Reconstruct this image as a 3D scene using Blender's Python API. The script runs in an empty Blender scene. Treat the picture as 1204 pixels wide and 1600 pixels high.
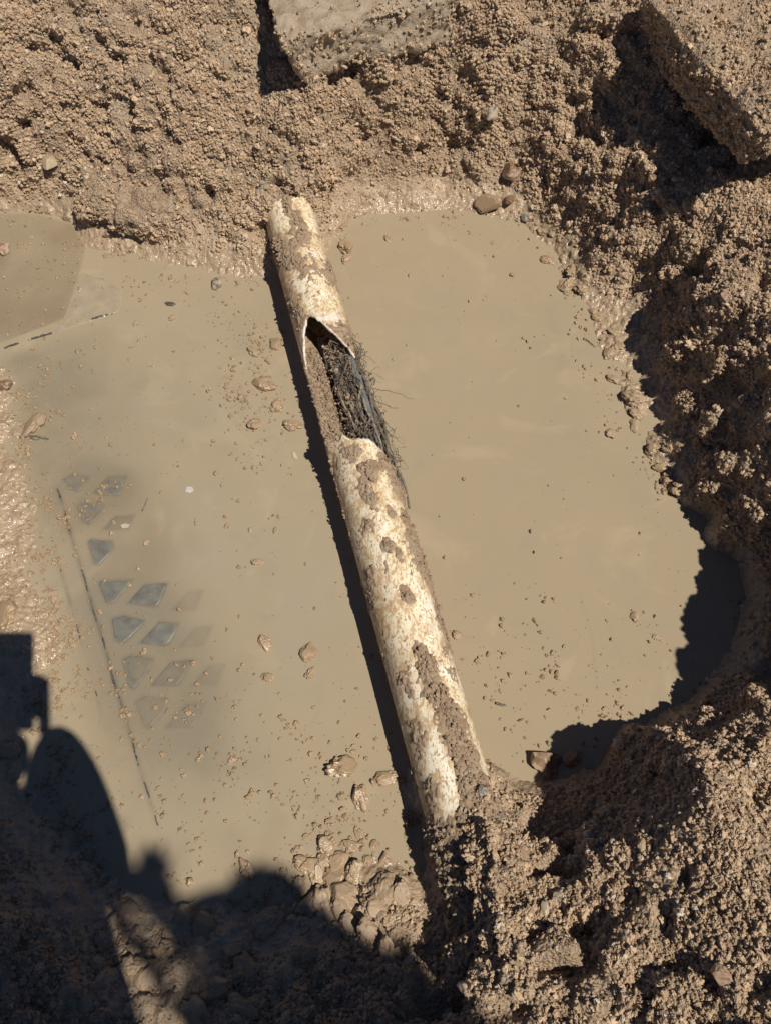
import bpy, math, random
import numpy as np
from mathutils import Vector, Euler

random.seed(7)
rng = np.random.default_rng(7)
scene = bpy.context.scene
C = scene.collection

# ------------------------------------------------------------------ camera
CAM_H = 1.27
PITCH = math.radians(63.0)            # below the horizon
cd = bpy.data.cameras.new('camera')
cam = bpy.data.objects.new('camera', cd)
C.objects.link(cam)
cam.location = (0, 0, CAM_H)
cam.rotation_euler = (math.radians(90) - PITCH, 0, 0)
cd.sensor_fit = 'VERTICAL'
cd.sensor_height = 24.0
cd.sensor_width = 24.0
cd.lens = 18.0
cd.clip_start = 0.02
cd.clip_end = 400
scene.camera = cam

# ------------------------------------------------------------------ light
SUN = Vector((0.48, -0.32, 1.0)).normalized()       # towards the sun
elev = math.asin(SUN.z)
azim = math.atan2(SUN.x, SUN.y)
w = bpy.data.worlds.new('World')
scene.world = w
w.use_nodes = True
nt = w.node_tree
nt.nodes.clear()
sky = nt.nodes.new('ShaderNodeTexSky')
sky.sky_type = 'NISHITA'
sky.sun_disc = False
sky.sun_elevation = elev
sky.sun_rotation = azim
sky.altitude = 2600
sky.air_density = 0.6
sky.dust_density = 0.0
sky.ozone_density = 4.0
bg = nt.nodes.new('ShaderNodeBackground')
bg.inputs['Strength'].default_value = 0.07
wo = nt.nodes.new('ShaderNodeOutputWorld')
nt.links.new(sky.outputs['Color'], bg.inputs['Color'])
nt.links.new(bg.outputs['Background'], wo.inputs['Surface'])
sl = bpy.data.lights.new('sun', 'SUN')
sl.energy = 4.9
sl.angle = math.radians(0.53)
sl.color = (1.0, 0.945, 0.86)
so = bpy.data.objects.new('sun', sl)
C.objects.link(so)
so.location = (2, -2, 6)
so.rotation_euler = (-SUN).to_track_quat('-Z', 'Y').to_euler()
scene.view_settings.view_transform = 'Standard'
scene.view_settings.look = 'None'
scene.view_settings.exposure = 0.0
scene.view_settings.gamma = 1.0
scene.view_settings.use_curve_mapping = False
scene.render.engine = 'CYCLES'
scene.cycles.max_bounces = 6
scene.cycles.transparent_max_bounces = 6

# ------------------------------------------------------------------ helpers
F = 1200.0
sp, cp = math.sin(PITCH), math.cos(PITCH)

def ray(u, v):
    s = (800 - v) / F
    return ((u - 602) / F, cp + s * sp, -sp + s * cp)

def P(u, v, z=0.0):
    d = ray(u, v)
    t = (z - CAM_H) / d[2]
    return (d[0] * t, d[1] * t, z)

def project(p):
    """numpy (...,3) -> u, v of the photograph"""
    q = p - np.array([0, 0, CAM_H])
    dep = q[..., 1] * cp - q[..., 2] * sp
    up = q[..., 1] * sp + q[..., 2] * cp
    return 602 + F * q[..., 0] / dep, 800 - F * up / dep

def sstep(a, b, x):
    t = np.clip((x - a) / (b - a), 0, 1)
    return t * t * (3 - 2 * t)

def h3(i, j, k, seed):
    n = (i.astype(np.int64) * 73856093 ^ j.astype(np.int64) * 19349663 ^ k.astype(np.int64) * 83492791 ^ (seed * 2654435761)) & 0xFFFFFFFF
    n = (n ^ (n >> 16)) * 0x45d9f3b & 0xFFFFFFFF
    n = (n ^ (n >> 16)) * 0x45d9f3b & 0xFFFFFFFF
    n = n ^ (n >> 16)
    return (n & 0xFFFFFF).astype(np.float32) / np.float32(0xFFFFFF)

def vnoise(p, scale, seed=0):
    q = p / scale
    f = np.floor(q)
    r = (q - f).astype(np.float32)
    f = f.astype(np.int64)
    r = r * r * r * (r * (r * 6 - 15) + 10)
    out = 0
    for a in (0, 1):
        for b in (0, 1):
            for c in (0, 1):
                wgt = (r[:, 0] if a else 1 - r[:, 0]) * (r[:, 1] if b else 1 - r[:, 1]) * (r[:, 2] if c else 1 - r[:, 2])
                out = out + wgt * h3(f[:, 0] + a, f[:, 1] + b, f[:, 2] + c, seed)
    return out * 2 - 1

def fbm(p, scale, seed=0, oct=3):
    o = 0
    a = 1.0
    for k in range(oct):
        o = o + a * vnoise(p, scale / 2.03 ** k, seed + 17 * k)
        a *= .5
    return o / 1.75

def crumbs(p, cell, seed, lo=.3, hi=.62):
    """hemispherical lumps: height in units of the cell"""
    q = p / cell
    f = np.floor(q).astype(np.int64)
    best = np.zeros(len(p), np.float32)
    for a in (-1, 0, 1):
        for b in (-1, 0, 1):
            for c in (-1, 0, 1):
                i, j, k = f[:, 0] + a, f[:, 1] + b, f[:, 2] + c
                dx = i + h3(i, j, k, seed) - q[:, 0]
                dy = j + h3(i, j, k, seed + 1) - q[:, 1]
                dz = k + h3(i, j, k, seed + 2) - q[:, 2]
                r = lo + (hi - lo) * h3(i, j, k, seed + 3)
                best = np.maximum(best, r * r - (dx * dx + dy * dy + dz * dz))
    return np.sqrt(best)

def tag(o, label=None, cat=None, group=None, kind=None):
    for k, x in (('label', label), ('category', cat), ('group', group), ('kind', kind)):
        if x:
            o[k] = x
    return o

def link(name, me, mat=None, parent=None, loc=(0, 0, 0)):
    o = bpy.data.objects.new(name, me)
    C.objects.link(o)
    o.location = loc
    if mat:
        me.materials.append(mat)
    if parent:
        o.parent = parent
    return o

def empty(name, loc=(0, 0, 0)):
    o = bpy.data.objects.new(name, None)
    C.objects.link(o)
    o.location = loc
    o.empty_display_size = .05
    return o

def mesh(name, verts, faces, smooth=True):
    verts = np.asarray(verts, np.float32)
    me = bpy.data.meshes.new(name)
    faces = np.asarray(faces, np.int32) if not isinstance(faces, list) else faces
    if isinstance(faces, np.ndarray):
        n, k = faces.shape
        me.vertices.add(len(verts))
        me.vertices.foreach_set('co', verts.ravel())
        me.loops.add(n * k)
        me.loops.foreach_set('vertex_index', faces.ravel())
        me.polygons.add(n)
        me.polygons.foreach_set('loop_start', np.arange(0, n * k, k, dtype=np.int32))
        me.update(calc_edges=True)
    else:
        me.from_pydata([tuple(map(float, a)) for a in verts], [], faces)
        me.update()
    me.polygons.foreach_set('use_smooth', [smooth] * len(me.polygons))
    return me

def attr(me, name, data):
    a = me.attributes.new(name, 'FLOAT', 'POINT')
    a.data.foreach_set('value', np.asarray(data, np.float32))

def grid_faces(nr, nc, wrap=False):
    r = np.arange(nr - 1)[:, None]
    c = np.arange(nc if wrap else nc - 1)[None, :]
    c2 = (c + 1) % nc
    return np.stack([(r * nc + c), (r * nc + c2), ((r + 1) * nc + c2), ((r + 1) * nc + c)], -1).reshape(-1, 4)

# ------------------------------------------------------------------ materials
class M:
    def __init__(s, name):
        s.m = bpy.data.materials.new(name)
        s.m.use_nodes = True
        s.t = s.m.node_tree
        s.b = s.t.nodes['Principled BSDF']
        s.out = s.t.nodes['Material Output']
        s._co = None
    def n(s, typ, **kw):
        x = s.t.nodes.new(typ)
        for k, v in kw.items():
            setattr(x, k, v)
        return x
    def l(s, a, b):
        s.t.links.new(a, b)
    def co(s):
        if s._co is None:
            s._co = s.n('ShaderNodeTexCoord').outputs['Object']
        return s._co
    def noise(s, scale, detail=4, rough=.55, dist=0, vec=None):
        x = s.n('ShaderNodeTexNoise')
        x.inputs['Scale'].default_value = scale
        x.inputs['Detail'].default_value = detail
        x.inputs['Roughness'].default_value = rough
        x.inputs['Distortion'].default_value = dist
        s.l(vec or s.co(), x.inputs['Vector'])
        return x.outputs['Fac']
    def attr(s, name):
        x = s.n('ShaderNodeAttribute')
        x.attribute_name = name
        return x.outputs['Fac']
    def rng(s, v, a, b, c=0., d=1.):
        x = s.n('ShaderNodeMapRange')
        x.inputs['From Min'].default_value = a
        x.inputs['From Max'].default_value = b
        x.inputs['To Min'].default_value = c
        x.inputs['To Max'].default_value = d
        s.l(v, x.inputs['Value'])
        return x.outputs['Result']
    def math(s, op, a, b):
        x = s.n('ShaderNodeMath', operation=op)
        for i, q in enumerate((a, b)):
            if isinstance(q, (int, float)):
                x.inputs[i].default_value = q
            else:
                s.l(q, x.inputs[i])
        return x.outputs[0]
    def mix(s, f, a, b, mode='MIX'):
        x = s.n('ShaderNodeMix', data_type='RGBA', blend_type=mode)
        if isinstance(f, (int, float)):
            x.inputs[0].default_value = f
        else:
            s.l(f, x.inputs[0])
        for i, q in ((6, a), (7, b)):
            if isinstance(q, tuple):
                x.inputs[i].default_value = (*q, 1)
            else:
                s.l(q, x.inputs[i])
        return x.outputs[2]
    def set(s, **kw):
        for k, v in kw.items():
            i = s.b.inputs[k.replace('_', ' ')]
            if isinstance(v, tuple):
                i.default_value = (*v, 1)
            elif isinstance(v, (int, float)):
                i.default_value = v
            else:
                s.l(v, i)
    def bump(s, h, strength=.5, dist=.002, prev=None):
        x = s.n('ShaderNodeBump')
        x.inputs['Strength'].default_value = strength
        x.inputs['Distance'].default_value = dist
        s.l(h, x.inputs['Height'])
        if prev:
            s.l(prev, x.inputs['Normal'])
        return x.outputs['Normal']

def mud_material(name, wet_attr=True, wet=0.0, tint=(1, 1, 1), sc=1.0, vary=False):
    m = M(name)
    def c(r, g, b):
        return (r * tint[0] * 1.12, g * tint[1] * 1.12, b * tint[2] * 1.13)
    big = m.noise(5.0 * sc, 4, .6)
    mid = m.noise(38.0 * sc, 5, .65)
    fine = m.noise(260.0 * sc, 4, .6)
    col = m.mix(m.rng(mid, .35, .65), c(.315, .220, .138), c(.425, .320, .212))
    col = m.mix(m.rng(big, .5, .66, 0, .8), col, c(.385, .315, .225))
    red = m.noise(9.0 * sc, 3, .6)
    col = m.mix(m.rng(red, .57, .72, 0, .5), col, c(.36, .205, .12))
    spk = m.noise(95.0 * sc, 2, .5)
    col = m.mix(m.rng(spk, .64, .72, 0, .7), col, c(.46, .41, .33))
    col = m.mix(m.rng(spk, .36, .3, 0, .6), col, c(.19, .13, .085))
    col = m.mix(m.rng(fine, .3, .7, 0, .35), col, c(.28, .195, .125))
    if vary:
        oi = m.n('ShaderNodeObjectInfo').outputs['Random']
        col = m.mix(m.rng(oi, 0, .5, .6, 0), col, c(.33, .23, .15))
        col = m.mix(m.rng(oi, .6, 1, 0, .7), col, c(.47, .365, .25))
        col = m.mix(m.rng(oi, .97, .98, 0, .6), col, c(.45, .42, .36))
    if wet_attr:
        wv = m.attr('wet')
    else:
        v = m.n('ShaderNodeValue')
        v.outputs[0].default_value = wet
        wv = v.outputs[0]
    wcol = m.mix(m.rng(mid, .3, .7), c(.285, .205, .13), c(.38, .285, .185))
    col = m.mix(wv, col, wcol)
    m.set(Base_Color=col)
    rough = m.math('ADD', m.rng(wv, 0, 1, .75, .17), m.rng(fine, .3, .7, -.06, .1))
    m.set(Roughness=rough)
    m.set(Specular_IOR_Level=m.rng(wv, 0, 1, .3, .5))
    b1 = m.bump(m.noise(330.0 * sc, 4, .7), .9 if not wet_attr else 1.0, .0028 if sc == 1 else .0012)
    if wet_attr:
        m.l(m.rng(wv, 0, 1, .9, .2), b1.node.inputs['Strength'])
        vo = m.n('ShaderNodeTexVoronoi')
        vo.inputs['Scale'].default_value = 210
        wob = m.n('ShaderNodeVectorMath')
        wob.operation = 'ADD'
        nzv = m.n('ShaderNodeTexNoise')
        nzv.inputs['Scale'].default_value = 160
        scl = m.n('ShaderNodeVectorMath')
        scl.operation = 'SCALE'
        scl.inputs['Scale'].default_value = .006
        m.l(m.co(), nzv.inputs['Vector'])
        m.l(nzv.outputs['Color'], scl.inputs[0])
        m.l(m.co(), wob.inputs[0])
        m.l(scl.outputs[0], wob.inputs[1])
        m.l(wob.outputs[0], vo.inputs['Vector'])
        b1 = m.bump(m.rng(vo.outputs['Distance'], 0, .8, 1, 0), 1.0, .004, b1)
        m.l(m.rng(wv, 0, 1, .9, .1), b1.node.inputs['Strength'])
    b2 = m.bump(mid, .35, .004 if sc == 1 else .001, b1)
    if wet_attr:
        b2 = m.bump(m.noise(115.0, 2, .5), 1.0, .0065, b2)
        m.l(m.math('MULTIPLY', wv, .8), b2.node.inputs['Strength'])
    m.l(b2, m.b.inputs['Normal'])
    return m.m

MUD = mud_material('mud')
MUD_CRUMB = mud_material('mud_crumb', False, .05, (1.30, 1.27, 1.23), .01, True)
MUD_WET = mud_material('mud_wet', False, .95, (.94, .90, .83), .012, True)
MUD_BEAD = mud_material('mud_bead', False, .95, (.93, .88, .8), .004, True)
MUD_DAMP = mud_material('mud_damp', False, .55, (.86, .84, .8), .014, True)

def water_material():
    m = M('muddy_water')
    co = m.co()
    big = m.noise(2.2, 3, .5, 1.2)
    sw = m.noise(7.0, 5, .6, 2.5)
    col = m.mix(m.rng(big, .3, .7), (.318, .254, .166), (.347, .276, .181))
    col = m.mix(m.rng(sw, .5, .72, 0, .55), col, (.30, .248, .172))
    col = m.mix(m.rng(m.noise(3.4, 6, .6, 3.0), .55, .66, 0, .45), col, (.40, .315, .205))
    col = m.mix(m.attr('grey'), col, (.315, .275, .205))
    col = m.mix(m.attr('puddle'), col, (.268, .205, .132))
    col = m.mix(m.attr('streak'), col, (.27, .22, .15))
    m.set(Base_Color=col, IOR=1.333, Specular_IOR_Level=.5)
    m.set(Roughness=m.rng(m.attr('foam'), 0, 1, 0.05, .16))
    m.set(Alpha=m.attr('silt'))
    b = m.bump(m.noise(11.0, 2, .5), .12, .004)
    b = m.bump(m.noise(120.0, 2, .5), .08, .0006, b)
    m.l(b, m.b.inputs['Normal'])
    return m.m
WATER = water_material()

def simple(name, a, b, scale, rough=.6, bump=.4, bscale=200., bd=.001, spec=.5):
    m = M(name)
    f = m.noise(scale, 5, .65)
    m.set(Base_Color=m.mix(m.rng(f, .33, .67), a, b), Roughness=rough, Specular_IOR_Level=spec)
    if bump:
        m.l(m.bump(m.noise(bscale, 4, .6), bump, bd), m.b.inputs['Normal'])
    return m.m

# ------------------------------------------------------------------ terrain shape
CP = []
def cp_add(*pts):
    for u, v, z in pts:
        x, y, _ = P(u, v, z)
        CP.append((x, y, z))
# water line
for u, v in [(-20, 335), (60, 330), (112, 345), (130, 388), (200, 395), (300, 418), (360, 432), (405, 432),
             (525, 372), (545, 345), (600, 340), (680, 332), (760, 338), (825, 362), (862, 400), (888, 445), (912, 490), (934, 535),
             (955, 590), (975, 650), (1005, 715), (1042, 768), (1078, 795), (1110, 815), (1140, 860), (1168, 930), (1152, 990), (1125, 1035), (1085, 1085),
             (1020, 1135), (950, 1180), (880, 1213), (800, 1217), (748, 1185),
             (640, 1300), (600, 1320), (540, 1335), (480, 1385), (400, 1395), (330, 1405), (250, 1395), (180, 1375), (120, 1340)]:
    cp_add((u, v, 0.0))
# under water
cp_add((700, 700, -.08), (800, 500, -.07), (900, 800, -.07), (700, 1000, -.06), (850, 1060, -.04), (640, 450, -.05), (800, 420, -.04),
       (300, 700, -.03), (450, 600, -.03), (350, 1000, -.03), (300, 1200, -.02), (540, 1100, -.03), (200, 900, -.03), (300, 500, -.03), (250, 1320, -.015),
       (450, 1280, -.015), (560, 900, -.03), (1050, 950, -.04), (1000, 1050, -.03), (930, 640, -.03), (50, 440, -.03), (620, 600, -.05), (1000, 850, -.04),
       (140, 640, -.02), (130, 1100, -.012), (180, 1250, -.012), (580, 1220, -.012), (960, 720, -.03), (420, 470, -.02))
# left flat strip, barely out of the water
cp_add((0, 900, .008), (40, 920, .003), (0, 700, .005), (50, 760, .002), (30, 600, -.002), (0, 575, .004), (100, 1020, -.001), (20, 1010, .02),
       (40, 1100, .002), (0, 1180, .012), (50, 1250, .001), (0, 1300, .03), (60, 1340, .02), (-150, 900, .06), (-150, 650, .05), (-150, 1200, .08),
       (-120, 450, -.03), (20, 1150, .008), (70, 850, -.001))
# far wall
cp_add((0, 300, .035), (0, 255, .09), (0, 200, .16), (0, 100, .28), (0, 0, .36), (80, 290, .05), (150, 320, .05), (150, 250, .13), (150, 180, .20), (150, 100, .28), (150, 0, .37),
       (230, 360, .035), (290, 375, .04), (300, 310, .10), (300, 210, .2), (300, 110, .29), (300, 0, .37), (370, 390, .035), (400, 360, .07),
       (400, 300, .12), (400, 200, .21), (400, 110, .28), (380, 0, .36), (470, 300, .115), (500, 250, .165), (500, 150, .275), (470, 70, .30), (560, 330, .012), (560, 290, .06),
       (600, 250, .09), (600, 170, .21), (600, 115, .28), (700, 322, .006), (700, 280, .03), (700, 250, .065), (700, 150, .20), (700, 95, .27), (725, 76, .297), (765, 38, .34), (800, 15, .365), (750, 0, .37), (650, 20, .34),
       (790, 300, .03), (800, 230, .10), (800, 150, .20), (850, 60, .30), (850, 0, .36), (850, 330, .025), (885, 360, .03), (900, 320, .10), (900, 250, .16), (950, 150, .24),
       (960, 50, .33), (960, 0, .37), (820, 310, .03))
# right bank
cp_add((1000, 110, .27), (1060, 200, .245), (1150, 240, .235), (1204, 225, .25), (1000, 250, .225), (950, 310, .145), (930, 370, .05), (990, 310, .185), (1062, 335, .215),
       (1088, 425, .21), (1112, 490, .205), (1130, 560, .195), (1135, 640, .165), (1132, 700, .13), (1015, 440, .035), (1036, 525, .028), (1058, 590, .025), (1078, 655, .022), (1092, 715, .018), (1005, 500, .02), (1022, 570, .019), (1046, 645, .018), (1070, 730, .014),
       (1204, 300, .25), (1204, 430, .25), (1204, 560, .235), (1204, 680, .22), (1160, 780, .10), (1204, 780, .17), (1130, 790, .03), (1185, 860, .05), (1204, 880, .07),
       (1204, 980, .07), (1204, 1080, .16), (1150, 1060, .04), (935, 455, .016), (968, 525, .018), (992, 610, .016), (1020, 690, .014), (1050, 755, .010),
       (1300, 700, .26), (905, 430, .018), (1110, 1100, .04))
# near right mound
cp_add((800, 1235, .03), (850, 1258, .055), (900, 1270, .08), (955, 1245, .12), (1010, 1225, .16), (1042, 1168, .245), (1095, 1172, .255), (1150, 1225, .27), (1204, 1160, .22), (1140, 1130, .14),
       (1060, 1230, .26), (1000, 1300, .235), (1100, 1350, .285), (1204, 1300, .29), (930, 1340, .18), (870, 1300, .125), (800, 1290, .10), (760, 1215, .105), (800, 1400, .15), (870, 1400, .175), (760, 1500, .165), (900, 1500, .21),
       (1100, 1500, .29), (1204, 1500, .33), (1000, 1620, .25), (1204, 1620, .34), (800, 1620, .19), (748, 1250, .135), (740, 1300, .145), (775, 1300, .17), (712, 1285, .13), (692, 1305, .11), (680, 1322, .05), (668, 1320, -.004), (775, 1360, .19), (740, 1365, .15), (716, 1350, .118), (700, 1362, .045), (1000, 1140, .05),
       (650, 1370, .0), (690, 1450, .045), (738, 1425, .135), (785, 1430, .2), (655, 1420, .03), (960, 1200, .03), (1060, 1125, .05), (640, 1330, -.004), (670, 1300, .0), (680, 1385, .01))
# near left
cp_add((600, 1390, .035), (630, 1400, .04), (560, 1440, .035), (500, 1410, .015), (600, 1500, .075), (700, 1530, .10), (400, 1450, .022), (300, 1450, .022), (200, 1420, .016), (150, 1450, .03),
       (250, 1550, .06), (400, 1620, .085), (250, 1620, .08), (600, 1620, .12), (90, 1500, .065), (0, 1500, .10), (0, 1400, .07), (0, 1620, .13), (480, 1500, .05))
# outside the frame
for x, y, z in [(.66, .15, .12), (.66, .25, .10), (.66, .35, .10), (.665, .45, .12), (.70, .2, .33), (.70, .3, .34), (.70, .4, .33), (.71, .5, .30), (.755, .13, .55), (.755, .2, .56), (.745, .3, .47), (.74, .4, .40), (.85, .15, .62), (.85, .3, .52), (.80, -.03, .36), (.82, .42, .40), (.80, .6, .33), (-1.1, -.4, .3), (-.5, -.45, .22), (0, -.45, .2), (.5, -.45, .3), (1.1, -.4, .36), (1.1, .2, .36), (1.1, .7, .34), (1.1, 1.2, .36), (1.1, 1.8, .42), (.5, 1.85, .42), (0, 1.85, .42), (-.5, 1.85, .42),
                (-1.2, 1.8, .42), (-1.2, 1.3, .12), (-1.2, .9, .06), (-1.2, .4, .14), (-1.15, 0, .24), (.2, 1.65, .4), (-.3, 1.65, .4), (.8, 1.6, .4), (-.9, 1.6, .38)]:
    CP.append((x, y, z))
CP = np.array(CP)

X0, X1, Y0, Y1, STEP = -1.05, .98, -.36, 1.78, .0026
xs = np.arange(X0, X1, STEP)
ys = np.arange(Y0, Y1, STEP)
nx, ny = len(xs), len(ys)

def rbf_fit(cpts, c=.018):
    n = len(cpts)
    d = np.sqrt(((cpts[:, None, :2] - cpts[None, :, :2]) ** 2).sum(-1) + c * c)
    A = np.zeros((n + 3, n + 3))
    A[:n, :n] = d
    A[np.arange(n), np.arange(n)] -= .004
    A[:n, n] = 1
    A[:n, n + 1:] = cpts[:, :2]
    A[n:, :n] = A[:n, n:].T
    b = np.zeros(n + 3)
    b[:n] = cpts[:, 2]
    return np.linalg.solve(A, b)
RW = rbf_fit(CP)
def rbf_eval(x, y, c=.018):
    out = RW[-3] + RW[-2] * x + RW[-1] * y
    for i in range(len(CP)):
        out = out + RW[i] * np.sqrt((x - CP[i, 0]) ** 2 + (y - CP[i, 1]) ** 2 + c * c)
    return out
# evaluate on a coarse grid, upsample smoothly
cs = .012
cx = np.arange(X0 - .03, X1 + .05, cs)
cy = np.arange(Y0 - .03, Y1 + .05, cs)
CX, CY = np.meshgrid(cx, cy)
CZ = rbf_eval(CX, CY)
def sample(gx, gy, G, x, y, st):
    fx = np.clip((x - gx[0]) / st, 0, len(gx) - 1.001)
    fy = np.clip((y - gy[0]) / st, 0, len(gy) - 1.001)
    i, j = fx.astype(int), fy.astype(int)
    a, b = fx - i, fy - j
    return (G[j, i] * (1 - a) + G[j, i + 1] * a) * (1 - b) + (G[j + 1, i] * (1 - a) + G[j + 1, i + 1] * a) * b
GX, GY = np.meshgrid(xs, ys)
BZ = sample(cx, cy, CZ, GX, GY, cs)
k = 3
for _ in range(2):                       # soften the bilinear creases
    pad = np.pad(BZ, k, mode='edge')
    BZ = sum(pad[k + d:k + d + ny, k:-k] for d in range(-k, k + 1)) / (2 * k + 1)
    pad = np.pad(BZ, k, mode='edge')
    BZ = sum(pad[k:-k, k + d:k + d + nx] for d in range(-k, k + 1)) / (2 * k + 1)
base = np.stack([GX, GY, BZ], -1).reshape(-1, 3)
zb = base[:, 2]
PU, PV = project(base)
big = fbm(base, .16, 3, 3)
wall = sstep(.012, .07, zb + .012 * fbm(base, .06, 9, 2))
gy_, gx_ = np.gradient(BZ, STEP)
nrm = np.stack([-gx_, -gy_, np.ones_like(BZ)], -1)
nrm /= np.linalg.norm(nrm, axis=-1, keepdims=True)
nrm = nrm.reshape(-1, 3)
def blob(u, v, ru, rv):
    return np.exp(-(((PU - u) / ru) ** 2 + ((PV - v) / rv) ** 2))
# smoother, trowelled-looking faces of the bank
smooth = np.clip(blob(1115, 1300, 105, 150) * 1.4 + blob(1160, 1460, 90, 90) * .8 + blob(1000, 1440, 40, 60) * .5 + blob(500, 40, 400, 26) * .35 + blob(1204, 480, 60, 160) * .5 + blob(1165, 320, 30, 40) * .7 + blob(640, 265, 90, 25) * .8, 0, 1)
big_amp = .006 + .014 * wall
disp = big_amp * big
# clods and hollows
cl = crumbs(base + .01 * np.stack([fbm(base, .03, 31, 2), fbm(base, .03, 32, 2), fbm(base, .03, 33, 2)], -1), .05, 40)
disp += wall * (1 - .7 * smooth) * (.028 * (cl - .35))
pits = np.clip(fbm(base, .055, 51, 2) - .28, 0, 1)
disp -= wall * (1 - smooth) * .08 * pits
warp = base + .004 * np.stack([vnoise(base, .012, 61), vnoise(base, .012, 62), vnoise(base, .012, 63)], -1)
warp2 = base + .007 * np.stack([fbm(base, .016, 64, 2), fbm(base, .016, 65, 2), fbm(base, .016, 66, 2)], -1)
c1 = crumbs(warp2, .024, 70, .2, .6)
c2 = crumbs(warp, .0115, 80)
c3 = vnoise(base, .0055, 90)
rough1 = fbm(base, .020, 95, 3)
patch = sstep(-.35, .35, fbm(base, .09, 99, 2))
disp += wall * (1 - .75 * smooth) * ((.006 * (c1 - .3)) * patch + .0052 * (c2 - .3) + .0105 * rough1) + wall * .0014 * c3
for hu, hv, hw, hh, dp in [(62, 72, 55, 20, .03), (105, 95, 18, 16, .03), (320, 34, 45, 12, .03), (155, 62, 12, 16, .025), (245, 195, 10, 16, .02), (460, 270, 12, 8, .02), (890, 180, 16, 45, .045), (925, 150, 24, 14, .03), (945, 205, 30, 35, .02),
                           (965, 280, 22, 14, .015), (1140, 600, 24, 26, .045), (1180, 620, 16, 50, .04), (1165, 690, 40, 18, .05), (1190, 420, 12, 30, .03), (1070, 240, 30, 15, .02), (885, 1305, 14, 22, .045), (905, 1350, 34, 12, .03), (800, 1390, 16, 14, .035),
                           (830, 1450, 22, 26, .045), (900, 1440, 30, 20, .045), (930, 1415, 12, 18, .035), (975, 1390, 14, 26, .035), (1063, 1372, 10, 18, .04), (1030, 1440, 12, 30, .035), (1030, 1505, 40, 16, .045), (1105, 1530, 16, 14, .03), (860, 1510, 60, 22, .04), (790, 1450, 10, 30, .03), (980, 1535, 40, 16, .03), (1190, 1240, 20, 26, .04)]:
    disp -= wall * dp * .8 * blob(hu, hv, hw, hh) * (.7 + .6 * fbm(base, .03, 205, 2))
# the wet margin: half sunk lumps
rim = sstep(-.012, .002, zb) * (1 - wall)
cm = crumbs(warp, .030, 110, .1, .5)
disp += rim * (.020 * np.clip(cm - .16, 0, 1) + .005 * (c2 - .35) + .0007 * c3 + .003 * fbm(base, .02, 120, 2))
cm2 = crumbs(warp, .017, 115, .1, .5)
disp += rim * .012 * np.clip(cm2 - .12, 0, 1) * sstep(-.3, .3, fbm(base, .05, 117, 2)) + rim * .004 * blob(930, 520, 120, 200) * fbm(base, .012, 118, 2)
disp += (1 - wall) * blob(500, 1390, 140, 60) * .022 * (c1 - .25)
disp += (1 - wall) * blob(280, 1450, 170, 60) * .030 * (cm - .15)
tv = base + nrm * disp[:, None]
wet = np.clip(1.0 - sstep(.012, .085, tv[:, 2] + .02 * fbm(base, .07, 130, 2)), 0, 1)
wet = np.maximum(wet, .85 * blob(680, 300, 130, 26))
wet = np.maximum(wet, .7 * sstep(1380, 1440, PV) * (PU < 480) * (1 - sstep(.06, .12, zb)))
wet = np.maximum(wet, .55 * blob(200, 330, 100, 50))
me = mesh('ground', tv, grid_faces(ny, nx))
attr(me, 'wet', wet)
ground = tag(link('ground', me, MUD), kind='structure')
TZ = tv[:, 2].reshape(ny, nx)

def ground_z(x, y):
    return float(sample(xs, ys, TZ, np.array([x]), np.array([y]), STEP)[0])

def hit(u, v, water=True):
    d = np.array(ray(u, v))
    t = np.arange(.6, 2.4, .002)
    q = np.array([0, 0, CAM_H]) + t[:, None] * d
    hz = sample(xs, ys, TZ, q[:, 0], q[:, 1], STEP)
    if water:
        hz = np.maximum(hz, 0)
    i = int(np.argmax(q[:, 2] <= hz))
    return Vector(q[i])

# the open ground around the pit
ox = np.array([-40, -20, -8, -4, -2, -1.03])
oxs = np.concatenate([ox, np.linspace(-.9, .85, 12), [.96, 2, 4, 8, 20, 40]])
oys = np.concatenate([[-40, -20, -8, -4, -2, -.34], np.linspace(-.2, 1.6, 12), [1.76, 2.2, 3, 5, 9, 20, 40]])
OX, OY = np.meshgrid(oxs, oys)
inside = (OX > -1.04) & (OX < .97) & (OY > -.35) & (OY < 1.77)
edge = (OX > -1.05) & (OX < .98) & (OY > -.36) & (OY < 1.78)
OZ = np.where(edge, 0, .38 + .03 * np.sin(OX * 1.3) * np.cos(OY * .9))
for j in range(OX.shape[0]):
    for i in range(OX.shape[1]):
        if edge[j, i]:
            OZ[j, i] = ground_z(OX[j, i], OY[j, i]) - .012
fc = grid_faces(len(oys), len(oxs))
xm = OX.ravel()[fc].mean(1)
ym = OY.ravel()[fc].mean(1)
keep = ~((xm > -1.03) & (xm < .96) & (ym > -.34) & (ym < 1.76))
me = mesh('terrain', np.stack([OX, OY, OZ], -1).reshape(-1, 3), fc[keep])
attr(me, 'wet', np.zeros(OX.size))
tag(link('terrain', me, MUD), kind='structure')

# ------------------------------------------------------------------ water
ws = .004
wx = np.arange(-1.0, .75, ws)
wy = np.arange(-.1, 1.5, ws)
WX, WY = np.meshgrid(wx, wy)
wv = np.stack([WX, WY, np.zeros_like(WX)], -1).reshape(-1, 3)
wu, wvv = project(wv)
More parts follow.
